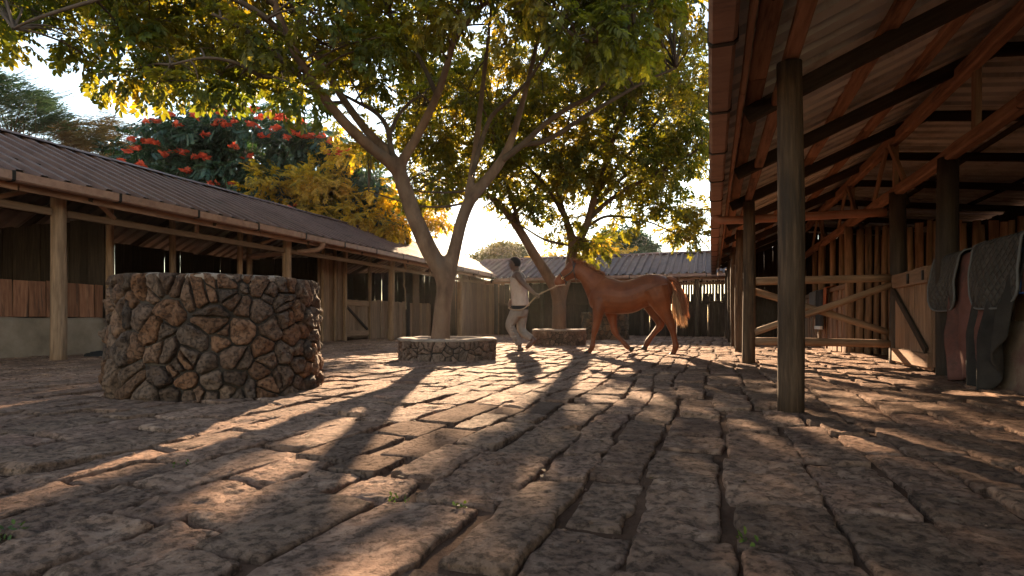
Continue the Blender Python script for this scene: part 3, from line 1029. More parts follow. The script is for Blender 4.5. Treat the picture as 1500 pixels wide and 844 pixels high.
plank_row('wall_plank', LS, 'Y', -9.62, 14.27, 18.1, .04, 1.2, .19, .03, 'wood', .012, .025, .012, seed=8)
board('wall_plank', (-9.58, 16.95, .05), (-9.58, 16.95, 2.35), .42, .035, 'wood', LS, (0, 1, 0))
board('wall_plank', (-9.57, 16.4, .05), (-9.57, 16.4, 1.5), .22, .035, 'wood_dark', LS, (0, 1, 0))
# closed feed room at the far end
plank_row('wall_plank', LS, 'Y', -8.62, 18.3, 22.4, .0, 2.25, .34, .028, 'wood', .004, .0, .004, seed=9)
plank_row('wall_plank', LS, 'X', 18.2, -13.0, -8.62, .0, 2.4, .25, .03, 'wood_dark', .01, .02, seed=10)
plank_row('wall_plank', LS, 'X', 22.45, -13.0, -8.6, .0, 2.35, .3, .03, 'wood', .01, .02, seed=14)
# back wall with light leaking through its gaps, and stall partitions
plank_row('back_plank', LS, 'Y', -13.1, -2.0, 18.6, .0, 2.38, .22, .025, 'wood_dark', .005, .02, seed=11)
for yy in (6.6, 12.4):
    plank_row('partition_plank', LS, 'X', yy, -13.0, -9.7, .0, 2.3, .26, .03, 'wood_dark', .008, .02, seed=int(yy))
# rain pipe from the gutter into the stable
def pipe(name, pts, r, mat, parent):
    q = smooth_path(pts, 5)
    mb = MB(); mb.tube(q, r, 14)
    # socket collars
    for i in (2, len(q) - 6):
        a = Vector(q[i]); b = Vector(q[i + 1]); mb.tube([a, a + (b - a).normalized() * .05], r * 1.15, 14)
    return mb.build(name, M[mat], parent, True)
pipe('rain_pipe', [(-7.93, 9.98, 2.27), (-7.93, 9.98, 2.20), (-7.99, 9.97, 2.13), (-8.12, 9.94, 2.10), (-8.8, 9.8, 2.05), (-9.6, 9.62, 1.98)], .052, 'gutter', LS)
board('inner_post', (-9.57, 15.4, -.04), (-9.57, 15.4, 2.8), .08, .08, 'pole', LS)

# ------------------------------------------------------------------ back stable
BS = thing('stable', 'low stable with purple brown roof and dark boarded front behind the horse', 'stable', (0, 0, 0), group='stables round the courtyard')
roof_slope(BS, (-9.6, 19.95, 2.2), (1, 0, 0), (-9.6, 22.8, 3.215), 18, seed=5, top='roof_back')
roof_slope(BS, (-9.6, 25.6, 2.2), (1, 0, 0), (-9.6, 22.8, 3.215), 18, seed=6, top='roof_back')
rc2 = mesh_from('ridge_cap', [(v.co.y, v.co.x, v.co.z) for v in ridge_me.vertices], [tuple(p.vertices)[::-1] for p in ridge_me.polygons], M['roof'])
for i in range(14):
    obj('ridge_cap', rc2, BS, (-9.5 + i, 22.8, 3.28 + .006 * (i % 2)))
gutter_run(BS, 19.9, 2.13, -7.85, .3, 1.28, 'X')
y = -8.3
while y < 4:
    board('fascia_board', (y, 20.03, 2.06), (y + 3.6, 20.03, 2.06), .12, .03, 'wood_red', BS, (0, 0, 1)); y += 3.62
for xx in (-8.1, -6.2, -4.3, -2.4, -.5, 1.4, 3.3):
    pole('post', (xx, 20.72, -.05), (xx, 20.72, 2.4), .08, .075, 'pole_dark', BS, 10)
    board('rafter', (xx + .1, 19.95, 2.1), (xx + .1, 22.78, 3.1), .12, .05, 'wood_dark', BS, (0, 0, 1))
    board('rafter', (xx + .1, 25.5, 2.12), (xx + .1, 22.82, 3.1), .12, .05, 'wood_dark', BS, (0, 0, 1))
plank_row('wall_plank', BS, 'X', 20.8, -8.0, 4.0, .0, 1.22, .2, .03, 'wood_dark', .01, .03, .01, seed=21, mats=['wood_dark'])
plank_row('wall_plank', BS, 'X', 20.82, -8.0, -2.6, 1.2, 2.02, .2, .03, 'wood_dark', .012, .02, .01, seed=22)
# slatted upper front near the right corner, bright gaps between the slats
plank_row('slat', BS, 'X', 20.82, -2.6, 2.9, 1.2, 1.98, .10, .022, 'wood_dark', .014, .03, .01, seed=23)
board('top_rail', (-2.6, 20.79, 1.9), (3.0, 20.79, 1.9), .09, .05, 'wood', BS, (0, 0, 1))
board('top_rail', (-8.0, 20.77, 1.24), (4.0, 20.77, 1.24), .10, .05, 'wood_dark', BS, (0, 0, 1))
plank_row('back_plank', BS, 'X', 25.2, -8.2, -1.9, .0, 2.25, .26, .03, 'wood_dark', .01, .02, seed=24)
plank_row('back_plank', BS, 'X', 25.2, -1.9, 4.2, .0, 1.75, .26, .03, 'wood_dark', .03, .05, seed=25)

# ------------------------------------------------------------------ right stable
RS = thing('stable', 'open fronted timber stable overhanging the right foreground with round posts and exposed metal roof', 'stable', (0, 0, 0), group='stables round the courtyard')
TP = .43
RX, RZ = 2.45, 2.14 + .43 * 2.43
roof_slope(RS, (.02, -3.2, 2.14), (0, 1, 0), (RX, -3.2, RZ), 27, seed=7)
roof_slope(RS, (6.0, -3.2, RZ - .40), (0, 1, 0), (RX, -3.2, RZ), 27, seed=8)
for i in range(22):
    obj('ridge_cap', ridge_me, RS, (RX, -3.2 + i, RZ + .075 + .006 * (i % 2)))
gutter_run(RS, .05, 2.075, -3.0, 17.6, 1.02)
y = -3.0
while y < 18:
    board('fascia_board', (.185, y, 2.055), (.185, y + 3.4, 2.055), .11, .028, 'wood_red', RS, (0, 0, 1)); y += 3.42
RP = [-.6, 3.75, 7.9, 10.35, 12.7, 15.3, 18.2]
for i, y in enumerate(RP):
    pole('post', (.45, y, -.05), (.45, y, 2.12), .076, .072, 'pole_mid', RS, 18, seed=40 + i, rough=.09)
for i in range(9):
    board('wall_plate', (.45, -3 + i * 2.42, 2.168), (.45, -3 + i * 2.42 + 2.41, 2.168), .07, .085, 'wood_red', RS, (0, 0, 1))
# purlins under the sheets, rafters under the purlins
for xx in (.29, 1.15, 1.75):
    zz = 2.14 + TP * xx - .05
    for k in range(6):
        if xx == .29 or True:
            board('purlin', (xx, -3 + k * 3.55, zz), (xx, -3 + k * 3.55 + 3.54, zz), .06, .11, 'wood_red', RS, (0, 0, 1))
for y in (-.7, 1.05, 2.8, 4.5, 6.25, 8.0, 9.75, 11.5, 13.2, 15.0, 16.7):
    board('rafter', (.24, y, 2.09), (RX - .02, y, RZ - .15), .125, .06, 'wood_dark', RS, (0, 0, 1))
    board('rafter', (5.9, y + .06, RZ - .53), (RX + .02, y + .06, RZ - .14), .115, .06, 'wood_dark', RS, (0, 0, 1))
for xx in (3.6, 4.8):
    zz = RZ - .40 * (xx - RX) / (6.0 - RX) - .05
    for k in range(6):
        board('purlin', (xx, -3 + k * 3.55, zz), (xx, -3 + k * 3.55 + 3.54, zz), .055, .07, 'wood_dark', RS, (0, 0, 1))
# trussed girder over the stall front
GX = 2.15
for k in range(6):
    y0 = -3 + k * 3.55
    board('girder_chord', (GX, y0, 2.83), (GX, y0 + 3.53, 2.83), .14, .105, 'wood_red', RS, (0, 0, 1), rough=.012)
    board('girder_chord', (GX, y0 + 1.0, 2.17), (GX, y0 + 4.52, 2.17), .12, .11, 'wood_red', RS, (0, 0, 1), rough=.012)
for y in (2.2, 6.0, 8.3, 10.6, 13.3, 16.0):
    board('girder_strut', (GX + .04, y, 2.22), (GX + .04, y, 2.78), .09, .05, 'wood', RS, (0, 1, 0))
    if y > 6.5:
        board('girder_strut', (GX - .04, y - .62, 2.22), (GX - .04, y - .06, 2.78), .075, .04, 'wood', RS, (0, 1, 0))
        board('girder_strut', (GX - .04, y + .66, 2.22), (GX - .04, y + .06, 2.78), .075, .04, 'wood', RS, (0, 1, 0))
        board('girder_strut', (GX + .25, y + .3, 2.1), (GX, y, 2.78), .075, .04, 'wood_dark', RS, (0, 1, 0))
for i, y in enumerate((3.3, 6.5, 8.05, 10.62, 13.1, 15.6, 18.2)):
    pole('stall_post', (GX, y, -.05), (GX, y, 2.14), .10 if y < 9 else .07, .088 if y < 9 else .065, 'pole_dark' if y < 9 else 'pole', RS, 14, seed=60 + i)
for i, y in enumerate((11.4, 12.2, 14.2, 16.5)):
    pole('stall_post', (GX + .05, y, -.05), (GX + .05, y, 2.12), .055, .05, 'pole', RS, 10, seed=80 + i)
# half wall with the blankets: plinth and boards
plinth('rendered_plinth', RS, 2.13, 2.33, .3, 6.38, .56, 9)
plank_row('wall_plank', RS, 'Y', 2.24, .4, 6.4, .565, 1.10, .2, .03, 'wood', .01, .01, seed=31)
board('top_rail', (2.24, .3, 1.125), (2.24, 6.42, 1.125), .09, .05, 'wood', RS, (1, 0, 0))
plank_row('wall_plank', RS, 'Y', 2.12, 6.43, 6.74, .1, 1.14, .15, .03, 'wood', .01, .01, seed=32)
stall_door(RS, 'Y', 2.11, 6.78, 7.97, .06, 1.13, 'wood', -1, 5, True)
mbh = MB(); mbh.box((2.045, 6.86, .99), (2.068, 6.90, 1.09)); mbh.box((2.045, 7.32, .98), (2.068, 7.37, 1.09))
mbh.build('iron_strap', M['iron'], RS)
# pole partition across the stall behind the gap
rs = random.Random(77)
x = 2.22
while x < 5.6:
    r = rs.uniform(.045, .065)
    if rs.random() < .3:
        board('partition_pole', (x + r, 10.62 + rs.uniform(-.02, .02), -.03), (x + r, 10.62, 2.12 + rs.uniform(-.04, .04)), r * 2, .035, 'wood_red', RS, (1, 0, 0))
    else:
        pole('partition_pole', (x + r, 10.62 + rs.uniform(-.03, .03), -.03), (x + r + rs.uniform(-.03, .03), 10.62, 2.12 + rs.uniform(-.06, .06)), r, r * .92, 'pole', RS, 10)
    x += 2 * r + rs.uniform(.0, .02)
# low boards along the stalls farther on
plank_row('wall_plank', RS, 'Y', 2.16, 10.75, 19.5, .02, 1.13, .16, .03, 'wood', .02, .04, .015, seed=33, mats=['wood', 'wood_red'])
board('top_rail', (2.13, 10.7, 1.16), (2.13, 19.5, 1.16), .08, .05, 'wood', RS, (0, 0, 1))
# dark inner wall of the stalls
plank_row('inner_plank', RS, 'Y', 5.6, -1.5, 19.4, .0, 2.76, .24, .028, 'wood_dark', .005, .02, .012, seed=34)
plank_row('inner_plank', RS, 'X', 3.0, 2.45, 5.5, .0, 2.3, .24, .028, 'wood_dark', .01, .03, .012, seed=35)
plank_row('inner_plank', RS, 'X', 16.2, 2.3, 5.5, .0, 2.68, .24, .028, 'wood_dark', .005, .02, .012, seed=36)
x = .62
while x < 5.5:
    zt = (2.14 + TP * x if x < RX else RZ - .40 * (x - RX) / (6.0 - RX)) - .012
    board('end_plank', (x, 18.25, .0), (x, 18.25, zt), .236, .028, 'wood_dark', RS, (1, 0, 0))
    x += .24
pipe('rain_pipe', [(.06, 8.2, 2.03), (.06, 8.2, 2.0), (.10, 8.2, 1.96), (.22, 8.2, 1.945), (.9, 8.2, 1.94), (2.06, 8.2, 1.935)], .055, 'pipe', RS)

# cross braced pole barrier in the aisle
PF = thing('pole_barrier', 'cross braced pole barrier closing the aisle between the second post and the stall door', 'barrier', (1.3, 8.0, 0))
def pp(name, p0, p1, r, mat='pole'):
    o = Vector((1.3, 8.0, 0))
    return pole(name, Vector(p0) - o, Vector(p1) - o, r, r * .9, mat, PF, 10, rough=.08)
pp('rail', (.50, 7.93, 1.08), (2.07, 8.05, 1.11), .050)
pp('rail', (.50, 7.93, .30), (2.07, 8.05, .30), .052)
pp('brace', (.52, 7.89, .42), (2.06, 7.99, 1.02), .045)
pp('brace', (.52, 8.01, .96), (2.06, 8.10, .42), .045)
# ------------------------------------------------------------------ trees
def in_poly(x, y, poly):
    c = False
    n = len(poly); j = n - 1
    for i in range(n):
        xi, yi = poly[i]; xj, yj = poly[j]
        if (yi > y) != (yj > y) and x < (xj - xi) * (y - yi) / (yj - yi) + xi: c = not c
        j = i
    return c

def leaf_spray(kind):
    """one compound leaf / twig end as leaflets: list of (6,3) vertex blocks, lying along +x, hanging a little"""
    rs = random.Random(kind)
    L = []
    def leaflet(p, d, n, l, w):
        d = Vector(d).normalized(); n = Vector(n).normalized()
        s = d.cross(n).normalized(); n = s.cross(d)
        p = Vector(p)
        return [p, p + d * l * .35 + s * w + n * w * .35, p + d * l * .75 + s * w * .8 + n * w * .25, p + d * l - n * l * .08,
                p + d * l * .75 - s * w * .8 + n * w * .25, p + d * l * .35 - s * w + n * w * .35]
    if kind in (1, 2):
        m = 5
        for i in range(m):
            t = .07 + .21 * i / (m - 1)
            for sg in (1, -1):
                a = rs.uniform(.7, 1.1)
                L.append(leaflet((t, 0, -.18 * t * t / .28), (math.cos(a), sg * math.sin(a), rs.uniform(-.75, -.15)), (rs.uniform(-.3, .3), rs.uniform(-.3, .3), 1), rs.uniform(.085, .115), rs.uniform(.020, .027)))
        L.append(leaflet((.29, 0, -.05), (1, 0, -.6), (0, 0, 1), .11, .027))
    elif kind == 3:      # big drooping pinnate leaves
        m = 6
        for i in range(m):
            t = .06 + .40 * i / (m - 1)
            for sg in (1, -1):
                L.append(leaflet((t, 0, -.35 * t * t), (.55, sg * .85, rs.uniform(-.7, -.2)), (rs.uniform(-.2, .2), 0, 1), rs.uniform(.13, .17), .036))
    elif kind == 4:      # thin feathery strands
        for i in range(9):
            t = i / 9 * .5
            L.append(leaflet((t, 0, .05 * t), (1, rs.uniform(-.55, .55), rs.uniform(-.25, .45)), (0, 0, 1), rs.uniform(.16, .28), .006))
    elif kind == 5:      # small leafed bush
        for i in range(9):
            L.append(leaflet((rs.uniform(0, .2), rs.uniform(-.1, .1), rs.uniform(-.1, .1)), (rs.uniform(-1, 1), rs.uniform(-1, 1), rs.uniform(-.6, .4)), (rs.uniform(-.6, .6), rs.uniform(-.6, .6), 1), rs.uniform(.10, .15), .035))
    elif kind == 6:      # trumpet flower cluster
        for i in range(9):
            a = 2 * PI * i / 9
            L.append(leaflet((.03 * math.cos(a), .03 * math.sin(a), 0), (math.cos(a), math.sin(a), rs.uniform(.2, .9)), (-math.cos(a), -math.sin(a), .8), rs.uniform(.13, .18), .05))
    return np.array([[tuple(v) for v in b] for b in L])

def foliage(name, pos, kind, mat, parent, scale=(.8, 1.2), droop=.35, outdir=None, rng=RNG, align=None):
    T = leaf_spray(kind)            # (k,6,3)
    k = len(T); n = len(pos)
    az = rng.uniform(0, 2 * PI, n)
    D = np.stack([np.cos(az), np.sin(az), rng.normal(-droop, .4, n)], -1)
    if outdir is not None:
        D = D * .8 + outdir * .8
    if align is not None:
        D = D * .35 + np.array(align)
    D /= np.linalg.norm(D, axis=1)[:, None]
    up = np.array([0, 0, 1.0]) + rng.normal(0, .28, (n, 3))
    Y = np.cross(up, D); Y /= np.linalg.norm(Y, axis=1)[:, None] + 1e-9
    Z = np.cross(D, Y)
    s = rng.uniform(*scale, n)
    R = np.stack([D, Y, Z], 1) * s[:, None, None]        # rows are local axes
    V = np.einsum('kvi,nij->nkvj', T, R) + pos[:, None, None, :]
    V = V.reshape(-1, 3)
    base = np.arange(n * k) * 6
    F = np.concatenate([np.stack([base, base + 1, base + 2, base + 3], -1), np.stack([base, base + 3, base + 4, base + 5], -1)])
    o = obj(name, mesh_np(name, V, F, mat), parent)
    o['kind'] = 'stuff'
    return o

def blob_points(centers, radii, per, flat=.6, rng=RNG):
    P = []; O = []
    for c, r in zip(centers, radii):
        m = max(3, int(per * rng.uniform(.7, 1.3)))
        d = rng.normal(0, 1, (m, 3)); d /= np.linalg.norm(d, axis=1)[:, None]
        q = d * (rng.uniform(.15, 1, (m, 1)) ** .6) * r
        q[:, 2] *= flat
        P.append(q + np.array(c)); O.append(d)
    return np.concatenate(P), np.concatenate(O)

def twig_path(a, b, rs, sag=.12):
    a = Vector(a); b = Vector(b)
    m = (a + b) / 2 + Vector((rs.uniform(-.1, .1), rs.uniform(-.1, .1), sag * (b - a).length)) 
    q = []
    for i in range(5):
        t = i / 4
        q.append(a * (1 - t) ** 2 + m * 2 * t * (1 - t) + b * t * t)
    return q

def limb_nodes(limbs):
    N = []
    for path in limbs:
        for p in path: N.append((Vector(p[:3]), p[3]))
    return N

def make_tree(root, trunk_limbs, branch_limbs, centers, bark, seed, voxel=.028, twig_r=(.016, .005), fork_from=None):
    rs = random.Random(seed)
    geos = []
    TL = [smooth_path(l, 5) for l in trunk_limbs]
    for l in TL:
        geos.append(tube_geo([p[:3] for p in l], [p[3] * .93 for p in l], 14))
    voxel_join(geos, voxel, M[bark], 'trunk', 5, root)
    BL = [smooth_path(l, 5) for l in branch_limbs]
    for l in BL:
        mb = MB(); mb.tube([p[:3] for p in l], [max(p[3], .008) for p in l], 9)
        mb.build('branch', M['bark_dark'], root, True)
    nodes = limb_nodes(TL + BL)
    NP = np.array([tuple(p) for p, r in nodes]); NR = np.array([r for p, r in nodes])
    NP = NP[NR < .15]
    mb = MB()
    for c in centers:
        c = np.array(c)
        w = np.linalg.norm(NP - c, axis=1) + .25 * np.maximum(0, NP[:, 2] - c[2])
        j = int(np.argmin(w))
        q = twig_path(NP[j], c, rs)
        n = len(q)
        mb.tube(q, [twig_r[0] + (twig_r[1] - twig_r[0]) * i / (n - 1) for i in range(n)], 5, False)
        # side shoots
        for s in range(2):
            i = rs.randrange(2, n)
            e = Vector(q[i]) + Vector((rs.uniform(-.4, .4), rs.uniform(-.4, .4), rs.uniform(-.15, .3)))
            mb.tube(twig_path(q[i], e, rs, .05), [twig_r[1], .005, .0045, .004, .003], 4, False)
    o = mb.build('twig', M['bark_dark'], root, True)
    o['kind'] = 'stuff'

def sample_clusters(poly, n, drange, rs, zlim=(2.2, 8.5), holes=(), keep=None, ypow=1.0):
    xs = [p[0] for p in poly]; ys = [p[1] for p in poly]
    out = []
    tries = 0
    while len(out) < n and tries < n * 60:
        tries += 1
        x = rs.uniform(min(xs), max(xs)); y = rs.uniform(min(ys), max(ys))
        if not in_poly(x, y, poly): continue
        if any((x - a) ** 2 + (y - b) ** 2 < r * r for a, b, r in holes): continue
        d = rs.uniform(*(drange(x, y) if callable(drange) else drange))
        p = onD(x, y, d)
        if not (zlim[0] < p.z < zlim[1]): continue
        if keep and not keep(p): continue
        out.append(tuple(p))
    return out

def rel(root, pts):
    o = root.location
    return [tuple(Vector(p[:3]) - o) + tuple(p[3:]) for p in pts]

# --- forked courtyard tree
rs = random.Random(101)
T1 = thing('courtyard_tree', 'big forked tree with spreading golden green crown growing from the planter left of the man', 'tree', (-3.61, 7.31, 0), group='courtyard trees')
def L1(*pts): return rel(T1, [tuple(onD(x, y, d)) + (r,) for x, y, d, r in pts])
trunk1 = [
    L1((645, 500, 8.1, .160), (646, 480, 8.1, .142), (649, 445, 8.1, .132), (652, 420, 8.1, .138), (646, 398, 8.1, .138), (628, 365, 8.1, .140), (608, 320, 8.05, .128), (594, 280, 8.0, .122), (584, 252, 8.0, .118), (572, 236, 7.9, .105)),
    L1((652, 425, 8.1, .13), (657, 400, 8.15, .125), (666, 365, 8.2, .105), (676, 325, 8.25, .098), (688, 295, 8.3, .098), (706, 272, 8.35, .092), (728, 245, 8.4, .082), (745, 215, 8.45, .07), (757, 180, 8.5, .06), (768, 140, 8.6, .05), (778, 100, 8.7, .045), (790, 40, 8.8, .04), (800, -60, 9, .03)),
    L1((584, 252, 8.0, .11), (566, 234, 7.85, .095), (538, 212, 7.65, .085), (505, 180, 7.4, .078), (472, 140, 7.2, .072), (446, 100, 7.0, .066), (424, 60, 6.8, .06), (404, 10, 6.6, .052), (385, -60, 6.4, .045)),
    L1((588, 250, 8.0, .09), (568, 222, 8.15, .08), (540, 195, 8.3, .072), (506, 150, 8.4, .066), (478, 105, 8.45, .06), (452, 60, 8.5, .055), (430, 15, 8.5, .05), (414, -40, 8.5, .045)),
    L1((584, 255, 8.0, .085), (592, 232, 7.95, .078), (608, 205, 7.9, .070), (625, 172, 7.8, .066), (640, 140, 7.7, .06), (652, 105, 7.6, .055), (664, 60, 7.5, .05), (676, 0, 7.3, .045), (690, -70, 7.1, .035)),
    L1((684, 300, 8.3, .07), (690, 262, 8.4, .062), (697, 215, 8.5, .056), (703, 165, 8.55, .05), (709, 110, 8.6, .044), (716, 50, 8.6, .036), (722, -20, 8.6, .03)),
]
br1 = [
    L1((578, 240, 8.0, .05), (572, 212, 8.1, .042), (566, 185, 8.2, .036), (550, 165, 8.3, .03), (520, 148, 8.4, .024), (485, 130, 8.5, .018)),
    L1((570, 200, 8.15, .03), (582, 172, 8.3, .026), (600, 150, 8.5, .02), (618, 140, 8.6, .014)),
    L1((470, 140, 7.2, .045), (440, 112, 7.0, .04), (412, 88, 6.8, .036), (385, 62, 6.6, .03), (350, 40, 6.4, .024), (310, 20, 6.2, .018)),
    L1((446, 100, 7.0, .04), (415, 108, 6.8, .034), (385, 112, 6.6, .028), (345, 92, 6.4, .022), (300, 85, 6.2, .016), (250, 95, 6.1, .012)),
    L1((424, 60, 6.8, .04), (380, 20, 6.4, .035), (320, -10, 6.1, .03), (240, -20, 5.9, .026), (160, -5, 5.7, .02), (60, 25, 5.5, .016), (20, 42, 5.5, .010)),
    L1((505, 150, 8.4, .03), (470, 150, 8.5, .026), (430, 140, 8.6, .02), (380, 130, 8.7, .014)),
    L1((640, 140, 7.7, .035), (622, 100, 7.8, .03), (600, 60, 7.9, .025), (570, 20, 8, .02)),
    L1((690, 262, 8.4, .04), (715, 180, 8.2, .034), (742, 150, 8.0, .028), (772, 120, 7.9, .022), (800, 80, 7.8, .016)),
    L1((735, 235, 8.4, .05), (765, 212, 8.3, .045), (800, 180, 8.2, .04), (838, 155, 8.1, .034), (870, 138, 8.0, .028), (905, 100, 7.9, .02)),
    L1((720, 252, 8.4, .048), (758, 216, 8.6, .042), (800, 206, 8.7, .038), (850, 175, 8.7, .034), (900, 145, 8.7, .028), (948, 118, 8.7, .022), (990, 100, 8.7, .016)),
    L1((690, 295, 8.3, .02), (650, 303, 8.6, .018), (610, 301, 8.8, .015), (570, 290, 9, .012), (540, 280, 9.2, .009)),
    L1((700, 278, 8.35, .018), (660, 282, 8.7, .016), (620, 281, 9.0, .013), (580, 276, 9.2, .009)),
    L1((664, 60, 7.5, .035), (720, 0, 7.2, .03), (790, 20, 6.9, .025), (860, 60, 6.7, .02), (930, 50, 6.6, .014)),
    L1((404, 10, 6.6, .04), (330, -80, 6.2, .03), (230, -120, 5.9, .02), (120, -120, 5.7, .014)),
    L1((414, -40, 8.5, .04), (480, -120, 8.6, .03), (560, -180, 8.6, .02)),
    L1((690, -70, 7.1, .03), (760, -140, 6.9, .022), (860, -150, 6.8, .016)),
]
PA = [(-90, -210), (1035, -210), (1035, 105), (985, 95), (950, 125), (880, 130), (800, 110), (765, 70), (720, 70), (690, 55), (655, 85), (630, 110), (600, 150), (560, 175), (520, 165), (480, 165), (455, 150), (425, 160), (380, 145), (345, 150), (300, 155), (255, 152), (215, 150), (178, 150), (150, 133), (148, 118), (178, 108), (205, 90), (165, 78), (125, 88), (100, 78), (88, 62), (110, 45), (75, 42), (52, 18), (32, 30), (30, 70), (5, 78), (-30, 80), (-90, 90)]
hol = [(735, 115, 26), (600, 232, 20), (352, 18, 10), (395, 85, 13), (78, 70, 20), (148, 102, 8)]
def t1_depth(x, y):
    if 370 < x < 830 and y > 30 and rs.random() < .75: return (8.7, 10.6)
    return (5.9, 10.2)
PAs = [(x, y) for x, y in PA]
raw = sample_clusters(PA, 1500, t1_depth, rs, (2.6, 7.8), hol, lambda p: (p.x + 3.6) ** 2 + (p.y - 7.3) ** 2 < 7.0 ** 2)
cl = []
for p in raw:
    d = -SY * p[0] + CY * p[1]
    x = 750 + FPX * (CY * p[0] + SY * p[1]) / d; y = HOR - FPX * (p[2] - CAM_H) / d
    m = FPX * .40 / d
    if in_poly(x, y + m, PA) and in_poly(x - m * .7, y + m * .3, PA) and (x > 900 or in_poly(x + m * .7, y + m * .3, PA)): cl.append(p)
cl = cl[:620]
# sparser inner leaves that show between the limbs
PB = [(470, 180), (600, 150), (690, 120), (760, 150), (720, 260), (660, 290), (600, 250), (560, 235), (500, 215)]
cl += sample_clusters(PB, 18, (9.0, 11.0), rs, (2.4, 7), hol)
# hanging fringe along the lower left edge
for x, y in [(-10, 45), (8, 55), (30, 20), (105, 62), (118, 76), (150, 110), (176, 125), (200, 128), (228, 132), (262, 132), (290, 130), (318, 134), (345, 130), (375, 132), (395, 120), (62, 5), (420, 142), (445, 150)]:
    cl.append(tuple(onD(x, y - 10, rs.uniform(6.0, 7.0))))
cl = [tuple(Vector(c) - T1.location) for c in cl]
make_tree(T1, trunk1, br1, cl, 'bark', 5)
P, O = blob_points(cl, [rs.uniform(.18, .34) for _ in cl], 20)
foliage('leaf_crown', P, 1, M['leaf1'], T1, (.45, 1.05), .45, O)

# --- leaning tree behind
rs = random.Random(202)
T2 = thing('courtyard_tree', 'leaning tree with brownish gold crown growing from the planter behind the horse head', 'tree', (-3.26, 12.25, 0), group='courtyard trees')
def L2(*pts): return rel(T2, [tuple(onD(x, y, d)) + (r,) for x, y, d, r in pts])
trunk2 = [
    L2((819, 492, 12.6, .19), (819, 470, 12.6, .175), (819, 445, 12.6, .17), (814, 424, 12.6, .155), (800, 400, 12.55, .135), (782, 372, 12.5, .12), (764, 342, 12.5, .112), (748, 318, 12.5, .105), (732, 300, 12.5, .09), (712, 284, 12.5, .075), (692, 272, 12.5, .06)),
    L2((820, 450, 12.6, .13), (825, 425, 12.65, .125), (833, 398, 12.7, .125), (838, 372, 12.75, .13), (838, 352, 12.8, .115), (830, 325, 12.9, .085), (822, 300, 13, .07), (815, 270, 13.1, .055)),
    L2((838, 372, 12.75, .11), (850, 350, 12.7, .105), (862, 322, 12.6, .095), (870, 290, 12.5, .085), (880, 258, 12.4, .075), (893, 220, 12.2, .065), (908, 180, 12, .055), (925, 130, 11.8, .04)),
]
br2 = [
    L2((764, 342, 12.5, .05), (752, 300, 12.3, .045), (742, 270, 12.2, .04), (732, 240, 12.1, .03), (720, 200, 12, .02)),
    L2((748, 318, 12.5, .045), (775, 290, 12.3, .036), (790, 262, 12.2, .03), (800, 220, 12, .02)),
    L2((862, 322, 12.6, .06), (885, 300, 12.4, .052), (915, 278, 12.2, .045), (955, 258, 12, .036), (1000, 232, 11.8, .026), (1030, 215, 11.6, .018)),
    L2((866, 305, 12.6, .055), (890, 280, 12.8, .048), (925, 250, 12.9, .04), (965, 222, 13, .03), (1005, 195, 13, .02)),
    L2((856, 335, 12.7, .04), (885, 318, 12.9, .034), (915, 318, 13, .028), (950, 325, 13, .02), (985, 340, 13, .013), (1000, 348, 13, .009)),
    L2((915, 318, 13, .018), (950, 316, 12.8, .014), (985, 318, 12.7, .011), (1035, 312, 12.6, .007)),
    L2((870, 290, 12.5, .05), (900, 250, 12.2, .042), (935, 210, 12, .034), (970, 170, 11.8, .024)),
    L2((838, 360, 12.8, .035), (800, 352, 12.5, .028), (770, 335, 12.3, .02), (745, 322, 12.2, .014), (715, 318, 12.1, .009)),
    L2((830, 325, 12.9, .05), (812, 292, 12.7, .042), (790, 262, 12.6, .036), (762, 235, 12.5, .028), (730, 215, 12.4, .02)),
    L2((815, 270, 13.1, .045), (820, 235, 13.2, .036), (830, 195, 13.3, .028), (838, 150, 13.4, .02)),
    L2((692, 272, 12.5, .05), (668, 250, 12.5, .042), (640, 220, 12.5, .034), (612, 180, 12.5, .024)),
    L2((712, 284, 12.5, .035), (675, 278, 12.6, .026), (640, 265, 12.7, .018), (605, 262, 12.8, .012)),
    L2((1047, 350, 12, .006), (1020, 356, 12.3, .006), (990, 352, 12.7, .007)),
]
PC = [(590, 110), (640, 60), (700, 50), (780, 60), (860, 70), (1036, 60), (1036, 232), (1005, 262), (965, 282), (925, 292), (895, 312), (865, 318), (845, 330), (822, 318), (795, 322), (765, 300), (735, 295), (720, 262), (690, 248), (640, 262), (600, 270), (585, 200)]
hol2 = [(735, 115, 22), (990, 288, 16), (655, 330, 45), (700, 330, 40), (640, 165, 14), (760, 285, 10)]
cl2 = sample_clusters(PC, 450, (11.0, 15.2), rs, (2.0, 7.4), hol2)
for x, y, n in [(1005, 320, 3), (995, 335, 3), (1015, 345, 2), (985, 300, 3), (1030, 312, 3), (960, 300, 4), (700, 262, 3), (675, 292, 2), (655, 270, 3), (835, 365, 0), (868, 352, 3), (880, 362, 3), (850, 345, 2), (862, 370, 2), (815, 338, 2), (905, 335, 3), (930, 310, 3), (640, 300, 2), (610, 290, 3), (760, 310, 2)]:
    for _ in range(n): cl2.append(tuple(onD(x + rs.uniform(-8, 8), y + rs.uniform(-6, 6), rs.uniform(12, 13.2))))
